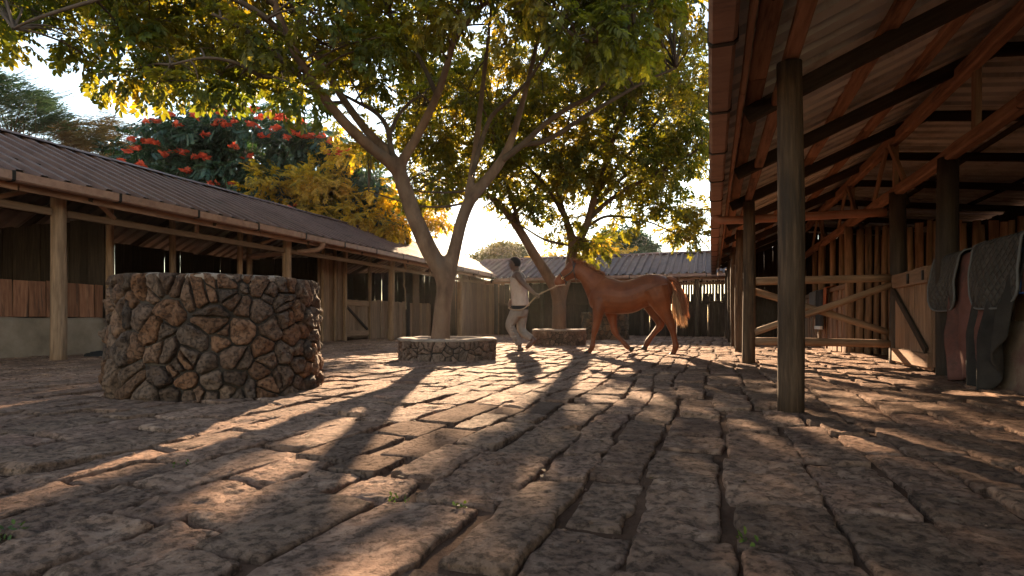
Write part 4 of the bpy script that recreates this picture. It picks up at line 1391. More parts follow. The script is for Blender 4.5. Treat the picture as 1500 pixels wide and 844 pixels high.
# looser where the sun reaches through to the paving
def sunfoot(c):
    t = c[2] / SUN_V.z
    return c[0] - SUN_V.x * t, c[1] - SUN_V.y * t
kept = []
for c in cl2:
    fx, fy = sunfoot(c)
    if .1 < fx < 2.3 and 2.0 < fy < 7 and rs.random() < .6: continue
    if -2.4 < fx <= .1 and 1.0 < fy < 4 and rs.random() < .35: continue
    kept.append(c)
cl2 = kept
cl2 = [tuple(Vector(c) - T2.location) for c in cl2]
make_tree(T2, trunk2, br2, cl2, 'bark', 6, .03, (.014, .005))
P, O = blob_points(cl2, [rs.uniform(.2, .42) for _ in cl2], 17)
foliage('leaf_crown', P, 2, M['leaf2'], T2, (.55, 1.15), .4, O)

# --- golden tree rising behind the left roof
rs = random.Random(303)
def back_tree(name, label, loc, polys, drange, kind, mat, seed, per=22, rad=(.3, .55), scale=(.8, 1.2), zmin=2.4, bark='bark_dark', group=None, align=None, flat=.6, trunk_h=3.0, droop=.35, holes=(), cat='tree'):
    rs = random.Random(seed)
    rng = np.random.default_rng(seed)
    t = thing(name, label, cat, loc, group=group)
    cs = []
    for poly, nn in polys:
        cs += sample_clusters(poly, nn, drange, rs, (zmin, 14), holes)
    cs = [tuple(Vector(c) - t.location) for c in cs]
    cen = np.mean(np.array(cs), 0)
    tr = [(0, 0, -.1, .2), (.05, .03, trunk_h * .5, .16), (cen[0] * .3, cen[1] * .3, trunk_h, .12), (cen[0] * .7, cen[1] * .7, max(cen[2] * .85, trunk_h + .4), .07)]
    q = smooth_path(tr, 5)
    mb = MB(); mb.tube([p[:3] for p in q], [p[3] for p in q], 10); mb.build('trunk', M[bark], t, True)
    NP = [Vector(p[:3]) for p in q[6:]]
    mb = MB()
    for c in cs:
        j = rs.randrange(len(NP)); 
        mb.tube(twig_path(NP[j], c, rs, .1), [.035, .026, .018, .012, .006], 5, False)
    b = mb.build('branch', M[bark], t, True); b['kind'] = 'stuff'
    P, O = blob_points(cs, [rs.uniform(*rad) for _ in cs], per, flat, rng)
    foliage('leaf_crown', P, kind, M[mat], t, scale, droop, O if align is None else None, rng, align)
    return t, cs
back_tree('golden_tree', 'golden yellow leafy tree rising behind the left roof in front of the red flowered tree', (-14.2, 17.5, 0),
          [([(368, 268), (388, 246), (425, 262), (452, 256), (480, 250), (515, 258), (555, 275), (600, 285), (640, 290), (650, 325), (600, 345), (555, 338), (520, 325), (470, 322), (420, 300), (385, 285)], 62),
           ([(470, 205), (500, 210), (530, 240), (500, 245), (465, 230)], 5)], (17.5, 19.5), 2, 'leaf_gold', 31, 26, (.3, .55), (1.0, 1.5), zmin=3.4)
tul, tcs = back_tree('flowering_tree', 'broad dark green tree covered in red flower clusters behind the left stable roof', (-17.5, 16.5, 0),
          [([(180, 225), (192, 190), (235, 172), (300, 160), (380, 152), (440, 170), (500, 200), (540, 230), (585, 330), (520, 345), (470, 340), (400, 318), (330, 290), (260, 270), (200, 252), (172, 240)], 260)],
          (18.5, 22), 3, 'leaf_dark', 33, 15, (.5, .85), (.9, 1.4), zmin=3.0, flat=.45, droop=.6, holes=[(345, 245, 12), (300, 262, 8)])
fl = []
rs = random.Random(34)
FLW = [(186, 222), (192, 205), (198, 218), (180, 239), (213, 208), (222, 208), (218, 178), (228, 178), (258, 183), (244, 225), (240, 226), (262, 222), (272, 224), (285, 231), (295, 231), (303, 232), (315, 182), (322, 180), (330, 184), (345, 178), (365, 182), (372, 185), (282, 170), (290, 172), (318, 163), (325, 165), (350, 160), (370, 162), (404, 172), (415, 172), (418, 175), (436, 177), (442, 180), (470, 200), (482, 206), (478, 225), (500, 225), (418, 201), (435, 198), (440, 200), (362, 231), (312, 271), (338, 271), (426, 305), (495, 220), (505, 226), (455, 200), (352, 162), (205, 240), (232, 212), (300, 200), (340, 215), (388, 200), (270, 250), (402, 188), (250, 170), (380, 172), (396, 168), (430, 190)]
for x, y in FLW:
    for _ in range(5):
        fl.append(tuple(onD(x + rs.uniform(-6, 6), y + rs.uniform(-3, 3), 18.3 + rs.uniform(-.2, .3)) - tul.location))
foliage('flower_cluster', np.array(fl), 6, M['flower'], tul, (.45, .85), -.4, None, np.random.default_rng(3))
def strand_align(): return (SY * .0 + CY * .9, SY * .9, .38)
back_tree('feathery_tree', 'feathery dark teal tree swept to the right at the far left edge above the roof', (-25, 14.5, 0),
          [([(-90, 90), (0, 112), (30, 125), (55, 145), (75, 165), (80, 185), (110, 205), (60, 215), (0, 195), (-90, 180)], 100)], (21, 24), 4, 'leaf_teal', 41, 15, (.35, .7), (.9, 1.5), align=(CY, SY, .35), flat=.5)
back_tree('thorn_tree', 'sparse brownish thorn tree between the feathery tree and the red flowered tree', (-22.0, 16.5, 0),
          [([(75, 185), (100, 182), (130, 178), (140, 165), (160, 185), (190, 185), (195, 205), (165, 238), (120, 225), (80, 210)], 62)], (20.5, 23), 4, 'leaf_brown', 42, 13, (.3, .6), (.8, 1.3), align=(CY * .9, SY, .12), flat=.4)
back_tree('round_bush', 'olive green bushy tree above the far roofs between the man and the bright sun glow', (-13.2, 36, 0),
          [([(692, 384), (702, 372), (728, 365), (752, 364), (770, 376), (772, 390), (730, 395), (695, 392)], 60)], (35, 38), 5, 'leaf_bush', 43, 30, (.5, .8), (1.2, 2.0), zmin=2.5, cat='tree', trunk_h=2.4)
back_tree('dense_tree', 'dense dark green tree behind the back stable roof above the horse', (-5.2, 34, 0),
          [([(868, 385), (872, 360), (895, 345), (918, 340), (938, 350), (956, 368), (958, 385), (910, 392)], 90)], (31, 35), 5, 'leaf_dark', 44, 30, (.45, .75), (1.2, 2.0), zmin=2.5, trunk_h=2.4)
back_tree('golden_tree', 'small golden sapling crown showing over the back roof beside the second tree trunk', (-6.6, 27.5, 0),
          [([(780, 385), (800, 375), (822, 368), (828, 385), (800, 392)], 16), ([(850, 375), (880, 350), (905, 358), (925, 372), (905, 385), (860, 388)], 22)], (26.5, 28), 2, 'leaf_gold', 45, 16, (.3, .5), (1., 1.5), zmin=2.8, trunk_h=2.6)
# ------------------------------------------------------------------ horse
def loft(rings, n=16, p=2.0):
    """rings: (centre, half vector A, half vector B)"""
    V = []; F = []
    for c, A, B in rings:
        c = Vector(c); A = Vector(A); B = Vector(B)
        for k in range(n):
            a = 2 * PI * k / n
            ca, sa = math.cos(a), math.sin(a)
            V.append(c + A * (math.copysign(abs(ca) ** (2 / p), ca)) + B * (math.copysign(abs(sa) ** (2 / p), sa)))
    m = len(rings)
    for i in range(m - 1):
        for k in range(n):
            a = i * n + k; b = i * n + (k + 1) % n
            F.append((a, b, b + n, a + n))
    F.append(tuple(range(n - 1, -1, -1))); F.append(tuple(range((m - 1) * n, m * n)))
    return V, F

def loft_s(rings, sub=3, **k):
    flat = [tuple(Vector(c)) + tuple(Vector(A)) + tuple(Vector(B)) for c, A, B in rings]
    q = smooth_path(flat, sub)
    return loft([(Vector(v[:3]), Vector(v[3:6]), Vector(v[6:9])) for v in q], **k)

HY = 9.47
HO = Vector((-1.3, HY, 0.03))
HORSE = thing('horse', 'chestnut horse walking towards the man with a dark halter and pale tail', 'horse', HO)
def hp(cx, cy, yo=0.0):
    p = onY(800 + cx / 4.964, 360 + cy / 4.964, HY)
    return Vector((p.x - HO.x, yo, p.z - HO.z - .0))
def vring(cx, top, bot, hw):
    a = hp(cx, top); b = hp(cx, bot)
    return ((a + b) / 2, (a - b) / 2, Vector((0, hw, 0)))
def pring(t, b, hw, yo=0):
    a = hp(*t, yo); c = hp(*b, yo)
    return ((a + c) / 2, (a - c) / 2, Vector((0, hw, 0)))
def leg(pts, yo):
    q = smooth_path([tuple(hp(x, y, yo + (e[0] if e else 0))) + (r * .00240,) for x, y, r, *e in pts], 4)
    V, F = tube_geo([p[:3] for p in q], [p[3] for p in q], 12)
    return V, F
geo = []
geo.append(loft_s([vring(312, 372, 415, .05), vring(328, 325, 448, .13), vring(362, 282, 476, .19), vring(420, 236, 490, .215), vring(480, 236, 496, .245), vring(540, 256, 498, .262),
                   vring(600, 252, 495, .262), vring(660, 230, 480, .25), vring(715, 211, 452, .245), vring(770, 205, 440, .245), vring(830, 212, 425, .225), vring(880, 234, 400, .175), vring(908, 268, 370, .10), vring(920, 300, 345, .04)], 3, n=20, p=2.2))
geo.append(loft_s([pring((470, 245), (330, 430), .17), pring((418, 212), (306, 392), .135), pring((375, 190), (288, 345), .11), pring((330, 164), (268, 300), .092), pring((285, 141), (246, 258), .08), pring((246, 124), (214, 238), .075), pring((215, 118), (190, 215), .06)], 3, n=16))
geo.append(loft_s([pring((232, 128), (232, 236), .05), pring((190, 112), (226, 232), .082), pring((160, 122), (207, 236), .088), pring((134, 156), (186, 246), .076), pring((108, 188), (152, 260), .058), pring((84, 216), (126, 284), .052), pring((66, 238), (108, 302), .054), pring((58, 258), (88, 304), .040), pring((60, 274), (76, 298), .02)], 3, n=16))
# jaw, chin, nostril swelling, lips
geo.append(loft([(hp(200, 205, s * .045), Vector((.055, 0, .04)), Vector((0, .04, 0))) for s in (-1, 1)] , n=10))
# ears
for s in (-1, 1):
    b = hp(190, 124, s * .045); t = hp(166 if s < 0 else 160, 78, s * .06)
    geo.append(loft_s([(b, Vector((.034, 0, .008)), Vector((0, .026, 0))), ((b + t) / 2 + Vector((.004, 0, 0)), Vector((.030, 0, .006)), Vector((0, .022, 0))), (t, Vector((.006, 0, .0)), Vector((0, .006, 0)))], 2, n=8))
N_, F_ = -.12, .12
# near fore, far fore
geo.append(leg([(395, 400, 58, .03), (392, 470, 45), (380, 545, 31), (368, 600, 26), (362, 625, 24), (356, 655, 17), (350, 700, 16.5), (346, 730, 20), (334, 752, 17), (318, 776, 19)], N_))
geo.append(leg([(440, 420, 56, -.03), (465, 490, 44), (478, 555, 30), (484, 602, 26), (494, 632, 24), (518, 664, 17), (552, 700, 16), (574, 728, 19), (592, 745, 17), (606, 754, 17)], F_))
# near hind (standing), far hind (swinging forward)
geo.append(leg([(800, 320, 95, .02), (828, 390, 82), (850, 450, 60), (876, 505, 42), (904, 560, 31), (917, 592, 30), (926, 630, 21), (940, 690, 18.5), (946, 728, 22), (936, 758, 18), (926, 784, 20)], N_))
geo.append(leg([(770, 350, 85, -.02), (768, 420, 70), (786, 480, 48), (812, 535, 34), (826, 566, 31), (818, 592, 26), (790, 625, 20), (756, 668, 18), (734, 700, 21), (722, 722, 18), (716, 738, 19)], F_))
body = voxel_join(geo, .011, M['coat'], 'body', 7, HORSE)
def hoof(top, bot, toe, yo):
    a = hp(*top, yo); b = hp(*bot, yo)
    d = (a - b).normalized()
    f = Vector((d.z, 0, -d.x)) * toe
    mb = MB()
    V, F = loft([(a, f * .038, Vector((0, .036, 0))), ((a + b) / 2 + f * .008, f * .046, Vector((0, .043, 0))), (b + f * .014, f * .054, Vector((0, .05, 0)))], n=12)
    mb.add(V, F)
    return mb.build('hoof', M['hoof'], HORSE, True)
hoof((322, 764), (309, 790), -1, N_); hoof((598, 746), (622, 766), 1, F_)
hoof((926, 778), (917, 806), -1, N_); hoof((719, 730), (708, 762), -1, F_)
for s in (-1, 1):
    mb = MB(); V, F = loft_s([(hp(158, 168, s * .074), Vector((.004, 0, .003)), Vector((0, .003, 0))), (hp(150, 172, s * .082), Vector((.018, 0, .012)), Vector((0, .012, 0))), (hp(143, 177, s * .074), Vector((.004, 0, .003)), Vector((0, .003, 0)))], 2, n=8)
    mb.add(V, F); mb.build('eye', M['eye'], HORSE, True)

def hair(name, roots, tips, n, w, mat, parent, seed, bend=.1, spread=.03):
    rg = np.random.default_rng(seed)
    V = []; F = []
    for i in range(n):
        t = rg.random()
        def at(path):
            f = t * (len(path) - 1); j = min(int(f), len(path) - 2); g = f - j
            return Vector(path[j]) * (1 - g) + Vector(path[j + 1]) * g
        a = at(roots) + Vector(rg.normal(0, spread * .4, 3)); b = at(tips) + Vector(rg.normal(0, spread, 3))
        m = (a + b) / 2 + Vector(rg.normal(0, abs(bend) * .3, 3)) + Vector((0, 0, bend * (b - a).length))
        d = (b - a).normalized(); s = d.cross(Vector(rg.normal(0, 1, 3))).normalized() * w
        k = len(V)
        for q in range(5):
            u = q / 4
            p = a * (1 - u) ** 2 + m * 2 * u * (1 - u) + b * u * u
            ww = 1 - u * .85
            V += [p + s * ww, p - s * ww]
        for q in range(4):
            c = k + q * 2
            F.append((c, c + 1, c + 3, c + 2))
    return obj(name, mesh_from(name, V, F, M[mat]), parent)
mane_r = [hp(x, y) for x, y in [(208, 116), (246, 124), (285, 141), (330, 164), (375, 190), (412, 208)]]
mane_t = [hp(x, y, -.03) for x, y in [(180, 104), (252, 108), (302, 132), (352, 158), (404, 196), (440, 224)]]
hair('mane', mane_r, mane_t, 420, .006, 'mane', HORSE, 3, .12, .02)
# tail: dock arches out, dark outer hair and pale inner hair hanging from it
dock = smooth_path([tuple(hp(880, 242)) + (.045,), tuple(hp(915, 243)) + (.04,), tuple(hp(950, 268)) + (.034,), tuple(hp(974, 318)) + (.026,), tuple(hp(985, 365)) + (.014,)], 4)
mb = MB(); mb.tube([p[:3] for p in dock], [p[3] for p in dock], 10); tail = mb.build('tail', M['coat'], HORSE, True)
hair('tail_hair', [hp(915, 243), hp(950, 266), hp(976, 318), hp(988, 370)], [hp(996, 420), hp(1004, 470), hp(1014, 520), hp(1016, 500)], 420, .006, 'mane', tail, 5, .16, .025)
hair('pale_tail_hair', [hp(912, 285), hp(925, 320), hp(945, 345), hp(968, 350)], [hp(935, 520), hp(965, 570), hp(1005, 590), hp(1018, 570)], 240, .006, 'flaxen', tail, 6, -.04, .022)
# halter
def strap(name, pts, r, mat):
    mb = MB(); q = smooth_path([tuple(p) for p in pts], 4); mb.tube(q, r, 6); return mb.build(name, M[mat], HORSE, True)
def ring_pts(t, b, hw):
    c, A, B = pring(t, b, hw)
    return [c + A * math.cos(a) + B * math.sin(a) for a in np.linspace(0, 2 * PI, 13)]
strap('noseband', ring_pts((101, 194), (152, 268), .066), .010, 'leather')
for s in (-1, 1):
    strap('cheek_strap', [hp(132, 236, s * .068), hp(165, 215, s * .086), hp(196, 192, s * .094), hp(210, 160, s * .09), hp(218, 126, s * .066)], .011, 'leather')
    strap('ring', [hp(128 + 8 * math.cos(a), 238 + 8 * math.sin(a), s * .072) for a in np.linspace(0, 2 * PI, 9)], .006, 'brass')
strap('throat_strap', ring_pts((200, 112), (218, 246), .098), .009, 'leather')
strap('chin_strap', [hp(132, 238, -.07), hp(148, 262, -.05), hp(140, 285, 0), hp(148, 262, .05), hp(132, 238, .07)], .008, 'leather')

# ------------------------------------------------------------------ man
MY = 9.65
MO = Vector((-3.26, MY, 0.025))
MAN = thing('person', 'person in pale sleeveless vest and khaki trousers pulling the horse by a rope', 'person', MO)
def mp(cx, cy, yo=0.0):
    p = onY(720 + cx / 4.964, 360 + cy / 4.964, MY)
    return Vector((p.x - MO.x, yo, p.z - MO.z))
K = .00258
def mleg(pts):
    q = smooth_path([tuple(mp(x, y, yo)) + (r * K,) for x, y, yo, r in pts], 4)
    return tube_geo([p[:3] for p in q], [p[3] for p in q], 12)
def mring(f, b, hw, yo=0):
    a = mp(*f, yo); c = mp(*b, yo)
    return ((a + c) / 2, (a - c) / 2, Vector((0, hw, 0)))
g = []
# torso, neck, head
g.append(loft_s([mring((152, 470), (262, 470), .15), mring((158, 420), (262, 425), .145), mring((154, 360), (250, 362), .14), mring((149, 300), (245, 300), .155), mring((150, 250), (240, 245), .17), mring((158, 215), (232, 212), .165), mring((166, 198), (215, 194), .11), mring((165, 188), (205, 180), .062)], 3, n=16, p=2.3))
g.append(loft_s([mring((162, 215), (212, 205), .065), mring((158, 188), (200, 178), .056), mring((158, 165), (198, 155), .055)], 3, n=12))
g.append(loft_s([mring((150, 180), (172, 178), .03), mring((140, 172), (185, 170), .058), mring((134, 152), (198, 156), .072), mring((131, 130), (206, 134), .078), mring((134, 108), (206, 112), .078), mring((145, 93), (198, 95), .064), mring((160, 86), (184, 87), .035)], 3, n=16))
g.append(loft_s([(mp(134, 128), Vector((.004, 0, .012)), Vector((0, .012, 0))), (mp(127, 140), Vector((.010, 0, .008)), Vector((0, .018, 0))), (mp(131, 147), Vector((.010, 0, .004)), Vector((0, .02, 0)))], 2, n=8))       # nose
g.append(loft([(mp(132, 158, -.022), Vector((.006, 0, .010)), Vector((0, .006, 0))), (mp(129, 158, 0), Vector((.010, 0, .014)), Vector((0, .02, 0))), (mp(132, 158, .022), Vector((.006, 0, .010)), Vector((0, .006, 0)))], n=8))   # lips
g.append(loft([(mp(133, 120, -.05), Vector((.008, 0, .008)), Vector((0, .01, 0))), (mp(130, 121, 0), Vector((.010, 0, .010)), Vector((0, .02, 0))), (mp(133, 120, .05), Vector((.008, 0, .008)), Vector((0, .01, 0)))], n=8))   # brow
for s in (-1, 1):
    g.append(loft([(mp(176, 138, s * .072), Vector((.014, 0, .006)), Vector((0, .006, 0))), (mp(178, 136, s * .088), Vector((.019, 0, .032)), Vector((0, .007, 0))), (mp(178, 136, s * .094), Vector((.008, 0, .018)), Vector((0, .003, 0)))], n=10))
# near arm reaching back to the rope
SH = mp(212, 225, -.185)
near_hand = mp(342, 358, -.20)
g.append(mleg([(198, 214, -.12, 24), (214, 224, -.175, 27), (238, 256, -.20, 22), (268, 288, -.215, 18.5), (288, 306, -.215, 18), (312, 330, -.21, 15), (330, 346, -.205, 12.5), (338, 354, -.20, 12)]))
# far arm: elbow out in front, hand on the rope end at the waist
g.append(mleg([(192, 216, .12, 24), (186, 228, .18, 26), (174, 275, .22, 21), (160, 330, .23, 18), (146, 372, .21, 17), (128, 395, .17, 16), (117, 412, .13, 14), (116, 428, .10, 12), (122, 440, .07, 11.5)]))
def hand(wrist, direc, palmn, curl, seed):
    """palm, four curled fingers of unequal length and a thumb from the side of the palm"""
    w = Vector(wrist); d = Vector(direc).normalized(); n = Vector(palmn); n = (n - d * n.dot(d)).normalized(); s = d.cross(n)
    out = [loft_s([(w, s * .026, n * .018), (w + d * .035, s * .036, n * .019), (w + d * .075, s * .040, n * .017), (w + d * .088, s * .036, n * .012)], 2, n=10)]
    for i, (L, o) in enumerate(zip((.070, .080, .074, .058), (-.030, -.010, .010, .029))):
        p = w + d * .082 + s * o
        pts = [tuple(p - d * .02) + (.0098,)]
        ang = .15
        for seg in (.42, .32, .26):
            ang += curl * (.8 if seg > .4 else 1.0)
            dd = d * math.cos(ang) + n * math.sin(ang)
            p = p + dd * (L * seg)
            pts.append(tuple(p) + (.0092 if seg > .3 else .0075,))
        out.append(tube_geo([q[:3] for q in pts], [q[3] for q in pts], 7))
    p = w + d * .03 - s * .034
    pts = [tuple(p + s * .012) + (.012,)]
    for k, (a, L) in enumerate(((.5, .035), (1.0, .030), (1.5, .024))):
        dd = (d * math.cos(.5) - s * math.sin(.6)) * math.cos(a) + n * math.sin(a)
        p = p + dd * L
        pts.append(tuple(p) + (.0105 - .0014 * k,))
    out.append(tube_geo([q[:3] for q in pts], [q[3] for q in pts], 7))
    return out
g += hand(mp(336, 352, -.2), (1, .0, -.35), (0, .35, -1), .95, 1)
g += hand(mp(120, 436, .075), (.45, -.5, -.6), (.8, .3, .4), .9, 2)
# bare shins, ankles and feet
g.append(mleg([(196, 670, -.07, 20), (208, 705, -.07, 16), (214, 735, -.07, 15), (220, 752, -.07, 17)]))
g.append(mleg([(262, 655, .07, 20), (284, 672, .07, 17), (298, 684, .07, 16), (300, 692, .07, 16), (285, 706, .07, 17), (268, 722, .07, 17), (252, 738, .07, 15), (242, 748, .07, 9)]))
manbody = voxel_join(g, .0055, M['skin'], 'body', 3, MAN)
# eyes, hair cap
for s in (-1, 1):
    mb = MB(); V, F = loft_s([(mp(131, 132, s * .026), Vector((.003, 0, .003)), Vector((0, .003, 0))), (mp(134, 132, s * .030), Vector((.006, 0, .009)), Vector((0, .012, 0))), (mp(137, 132, s * .036), Vector((.003, 0, .003)), Vector((0, .003, 0)))], 2, n=8)
    mb.add(V, F); mb.build('eye', M['eye'], MAN, True)
hg = loft_s([mring((168, 150), (203, 152), .076), mring((156, 128), (210, 132), .084), mring((138, 108), (210, 110), .084), mring((142, 91), (202, 92), .070), mring((158, 82), (187, 83), .04), mring((168, 79), (178, 79), .015)], 3, n=16)
mb = MB(); mb.add(*hg); mb.build('hair', M['hair'], MAN, True)
# vest: body plus shoulder straps
vg = [loft_s([mring((150, 440), (274, 436), .165), mring((152, 410), (268, 412), .163), mring((148, 355), (257, 358), .158), mring((143, 300), (250, 300), .170), mring((144, 262), (243, 250), .178), mring((150, 240), (236, 234), .168), mring((158, 222), (228, 218), .14)], 3, n=20, p=2.4)]
for s in (-1, 1):
    q = [mp(152, 244, s * .09), mp(162, 218, s * .092), mp(180, 198, s * .092), mp(200, 194, s * .092), mp(218, 206, s * .092), mp(232, 232, s * .092)]
    vg.append(loft_s([(p, Vector((.016, 0, .016)), Vector((0, .036, 0))) for p in q], 3, n=10))
voxel_join(vg, .010, M['vest'], 'vest', 3, MAN)
# waistband and trousers
mb = MB(); mb.add(*loft_s([mring((150, 462), (262, 466), .162), mring((152, 436), (266, 442), .160)], 2, n=20, p=2.3)); mb.build('waistband', M['black_cloth'], MAN, True)
tg = [loft_s([mring((146, 462), (264, 462), .166), mring((140, 485), (262, 490), .17), mring((136, 510), (250, 520), .165)], 3, n=18, p=2.3)]
tg.append(mleg([(188, 485, -.07, 46), (172, 520, -.08, 42), (152, 555, -.085, 36), (146, 585, -.085, 33), (160, 618, -.08, 32), (182, 655, -.075, 30), (200, 690, -.07, 27), (210, 722, -.07, 25)]))
tg.append(mleg([(212, 485, .07, 44), (210, 530, .075, 40), (206, 570, .08, 35), (206, 604, .08, 32), (222, 632, .075, 31), (246, 652, .07, 29), (272, 668, .07, 27), (286, 676, .07, 25)]))
# creases as low rolls
for i in range(9):
    cx = 150 + i * 7; cy = 560 + i * 18
    tg.append(tube_geo([mp(cx - 28, cy + random.uniform(-6, 6), -.14), mp(cx, cy + random.uniform(-8, 8), -.165), mp(cx + 26, cy - 14, -.15)], [.006, .012, .006], 6))
voxel_join(tg, .010, M['trousers'], 'trousers', 3, MAN)
mb = MB()
for yo, pts in ((-.07, [((236, 738), (240, 764), .036), ((222, 742), (226, 767), .042), ((200, 750), (202, 768), .044), ((176, 758), (178, 769), .042), ((160, 763), (161, 769), .024)]),):
    mb.add(*loft_s([mring(a, b, hw, yo) for a, b, hw in pts], 3, n=12, p=2.4))
mb.build('shoe', M['shoe'], MAN, True)

# ------------------------------------------------------------------ rope from the halter to the man
def twisted_rope(name, label, pts, r, cat='rope', origin=None):
    o = Vector(origin)
    q = smooth_path([tuple(Vector(p)) for p in pts], 8)
    P, T, FR = frames(q)
    mb = MB()
    L = 0
    offs = []
    for i, p in enumerate(P):
        if i: L += (P[i] - P[i - 1]).length
        offs.append(L)
    for st in range(3):
        pts2 = []
        # resample finely for the twist
        n = int(L / .02)
        for j in range(n + 1):
            s = L * j / n
            i = max(k for k in range(len(offs)) if offs[k] <= s + 1e-9); i = min(i, len(P) - 2)
            f = (s - offs[i]) / max(offs[i + 1] - offs[i], 1e-9)
            c = P[i].lerp(P[i + 1], min(f, 1)); X, Y = FR[i]
            a = s / .075 * 2 * PI + st * 2 * PI / 3
            pts2.append(c + (X * math.cos(a) + Y * math.sin(a)) * r * .55 - o)
        mb.tube(pts2, r * .62, 5)
    ob = mb.build(name, M['rope'], None, True, loc=o)
    return tag(ob, label, cat)
mw = lambda cx, cy, yo: mp(cx, cy, yo) + MO
chin = hp(142, 284, 0) + HO
twisted_rope('lead_rope', 'pale lead rope from the horse halter through the hand to the hips of the person', [chin, chin + Vector((-.14, -.05, -.02)), mw(470, 305, -.12), mw(410, 336, -.18), mw(366, 362, -.205), mw(330, 392, -.20), mw(292, 432, -.20), mw(262, 458, -.20), mw(225, 468, -.19), mw(180, 466, -.19), mw(150, 458, -.15), mw(134, 450, -.06), mw(130, 446, .04)], .0125, origin=MO)

# ------------------------------------------------------------------ blankets on the right half wall
def hung(name, label, cat, y0, y1, zb, mat, off, group=None, back=.35, fold=.03, nf=3.0, seed=0, thick=.012, edge=None, over=.0, taper=None, cut=None):
    """cloth hung over the half wall top (x=2.24, z=1.17): back flap, over the top, front drop with folds"""
    yc = (y0 + y1) / 2
    root = Vector((2.24, yc, 1.17))
    nu, nv = 34, 40
    rs = random.Random(seed); ph = rs.uniform(0, 6)
    grid = []
    for i in range(nu):
        u = i / (nu - 1)
        Y = y0 + (y1 - y0) * u
        zbot = zb(u)
        drop = 1.17 + off - zbot
        row = []
        for j in range(nv):
            v = j / (nv - 1)
            total = back + .15 + drop
            s = v * total
            if s < back: x = 2.325 + off; z = 1.13 + off - (back - s)
            elif s < back + .15:
                a = (s - back) / .15 * PI
                x = 2.2235 + (.10 + off) * math.cos(a); z = 1.13 + off + math.sin(a) * .05
            else:
                t = (s - back - .15) / drop
                z = 1.13 + off - (s - back - .15)
                w = min(1, t * 1.6)
                f = math.sin(u * nf * 2 * PI + ph + t * 1.2) * fold * w + math.sin(u * nf * 4.7 + ph * 2) * fold * .4 * w
                x = 2.115 - off - abs(fold) * 1.3 * w - f - .02 * w
            yy = Y
            if taper and s > back + .15:
                yy = yc + (Y - yc) * (1 - taper[0] * t) + taper[1] * t
            row.append((x, yy, z))
        grid.append(row)
    A = np.array(grid).reshape(-1, 3)
    A += np.stack([fbm(A * 5 + seed, 3, 91), 0 * A[:, 0], fbm(A * 4 + seed, 3, 92) * .5], -1) * .006
    A -= np.array(root)
    # thickness
    G = A.reshape(nu, nv, 3)
    du = np.gradient(G, axis=0); dv = np.gradient(G, axis=1)
    N = np.cross(du, dv); N /= np.linalg.norm(N, axis=2)[:, :, None] + 1e-9
    B = G - N * thick
    V = np.concatenate([G.reshape(-1, 3), B.reshape(-1, 3)])
    I = (np.arange(nu - 1)[:, None] * nv + np.arange(nv - 1)[None]).ravel()
    F = [tuple(q) for q in np.stack([I, I + nv, I + nv + 1, I + 1], -1)]
    n = nu * nv
    F += [tuple(q) for q in np.stack([I + n, I + 1 + n, I + nv + 1 + n, I + nv + n], -1)]
    bnd = [i * nv for i in range(nu)] + [(nu - 1) * nv + j for j in range(1, nv)] + [i * nv + nv - 1 for i in range(nu - 2, -1, -1)] + [j for j in range(nv - 2, 0, -1)]
    for a, b in zip(bnd, bnd[1:] + bnd[:1]):
        F.append((a, a + n, b + n, b))
    me = mesh_from(name, V, F, M[mat], True)
    o = obj(name, me, None, root)
    tag(o, label, cat, group)
    if edge:
        mb = MB(); mb.tube([Vector(G.reshape(-1, 3)[k]) for k in bnd[::2] + [bnd[0]]], .009, 6, False)
        mb.build('edge_piping', M[edge], o, True)
    return o
rnd = lambda u, zc, k: zc + k * (abs(2 * u - 1) ** 4)
hung('horse_rug', 'long red brown horse rug hanging from the half wall to the paving', 'horse rug', 5.40, 6.32, lambda u: .07 + .10 * (1 - u), 'rug_red', .010, back=.3, fold=.038, nf=2.1, seed=2, taper=(.40, -.10))
hung('horse_rug', 'long charcoal horse rug hanging to the ground under the larger quilted pad', 'horse rug', 4.86, 5.58, lambda u: .06 + .42 * max(0, 1 - u * 2.2) ** 1.0, 'rug_dark', .026, back=.3, fold=.045, nf=2.6, seed=5, taper=(.32, .10))
hung('saddle_pad', 'small grey quilted saddle pad at the end of the half wall beside the stall door', 'saddle pad', 6.02, 6.64, lambda u: rnd(u, .70, .10), 'quilt', .038, back=.25, fold=.012, nf=1, seed=8, edge='piping')
hung('saddle_pad', 'larger charcoal quilted saddle pad lying over the rugs on the half wall', 'saddle pad', 4.93, 5.72, lambda u: rnd(u, .70, .12), 'quilt', .052, back=.25, fold=.015, nf=1, seed=9, edge='piping')
hung('horse_rug', 'dark red rug with blue edge on the half wall at the right edge', 'horse rug', 4.1, 4.97, lambda u: .80, 'rug_red', .020, back=.3, fold=.015, nf=1.3, seed=12, edge='blue')
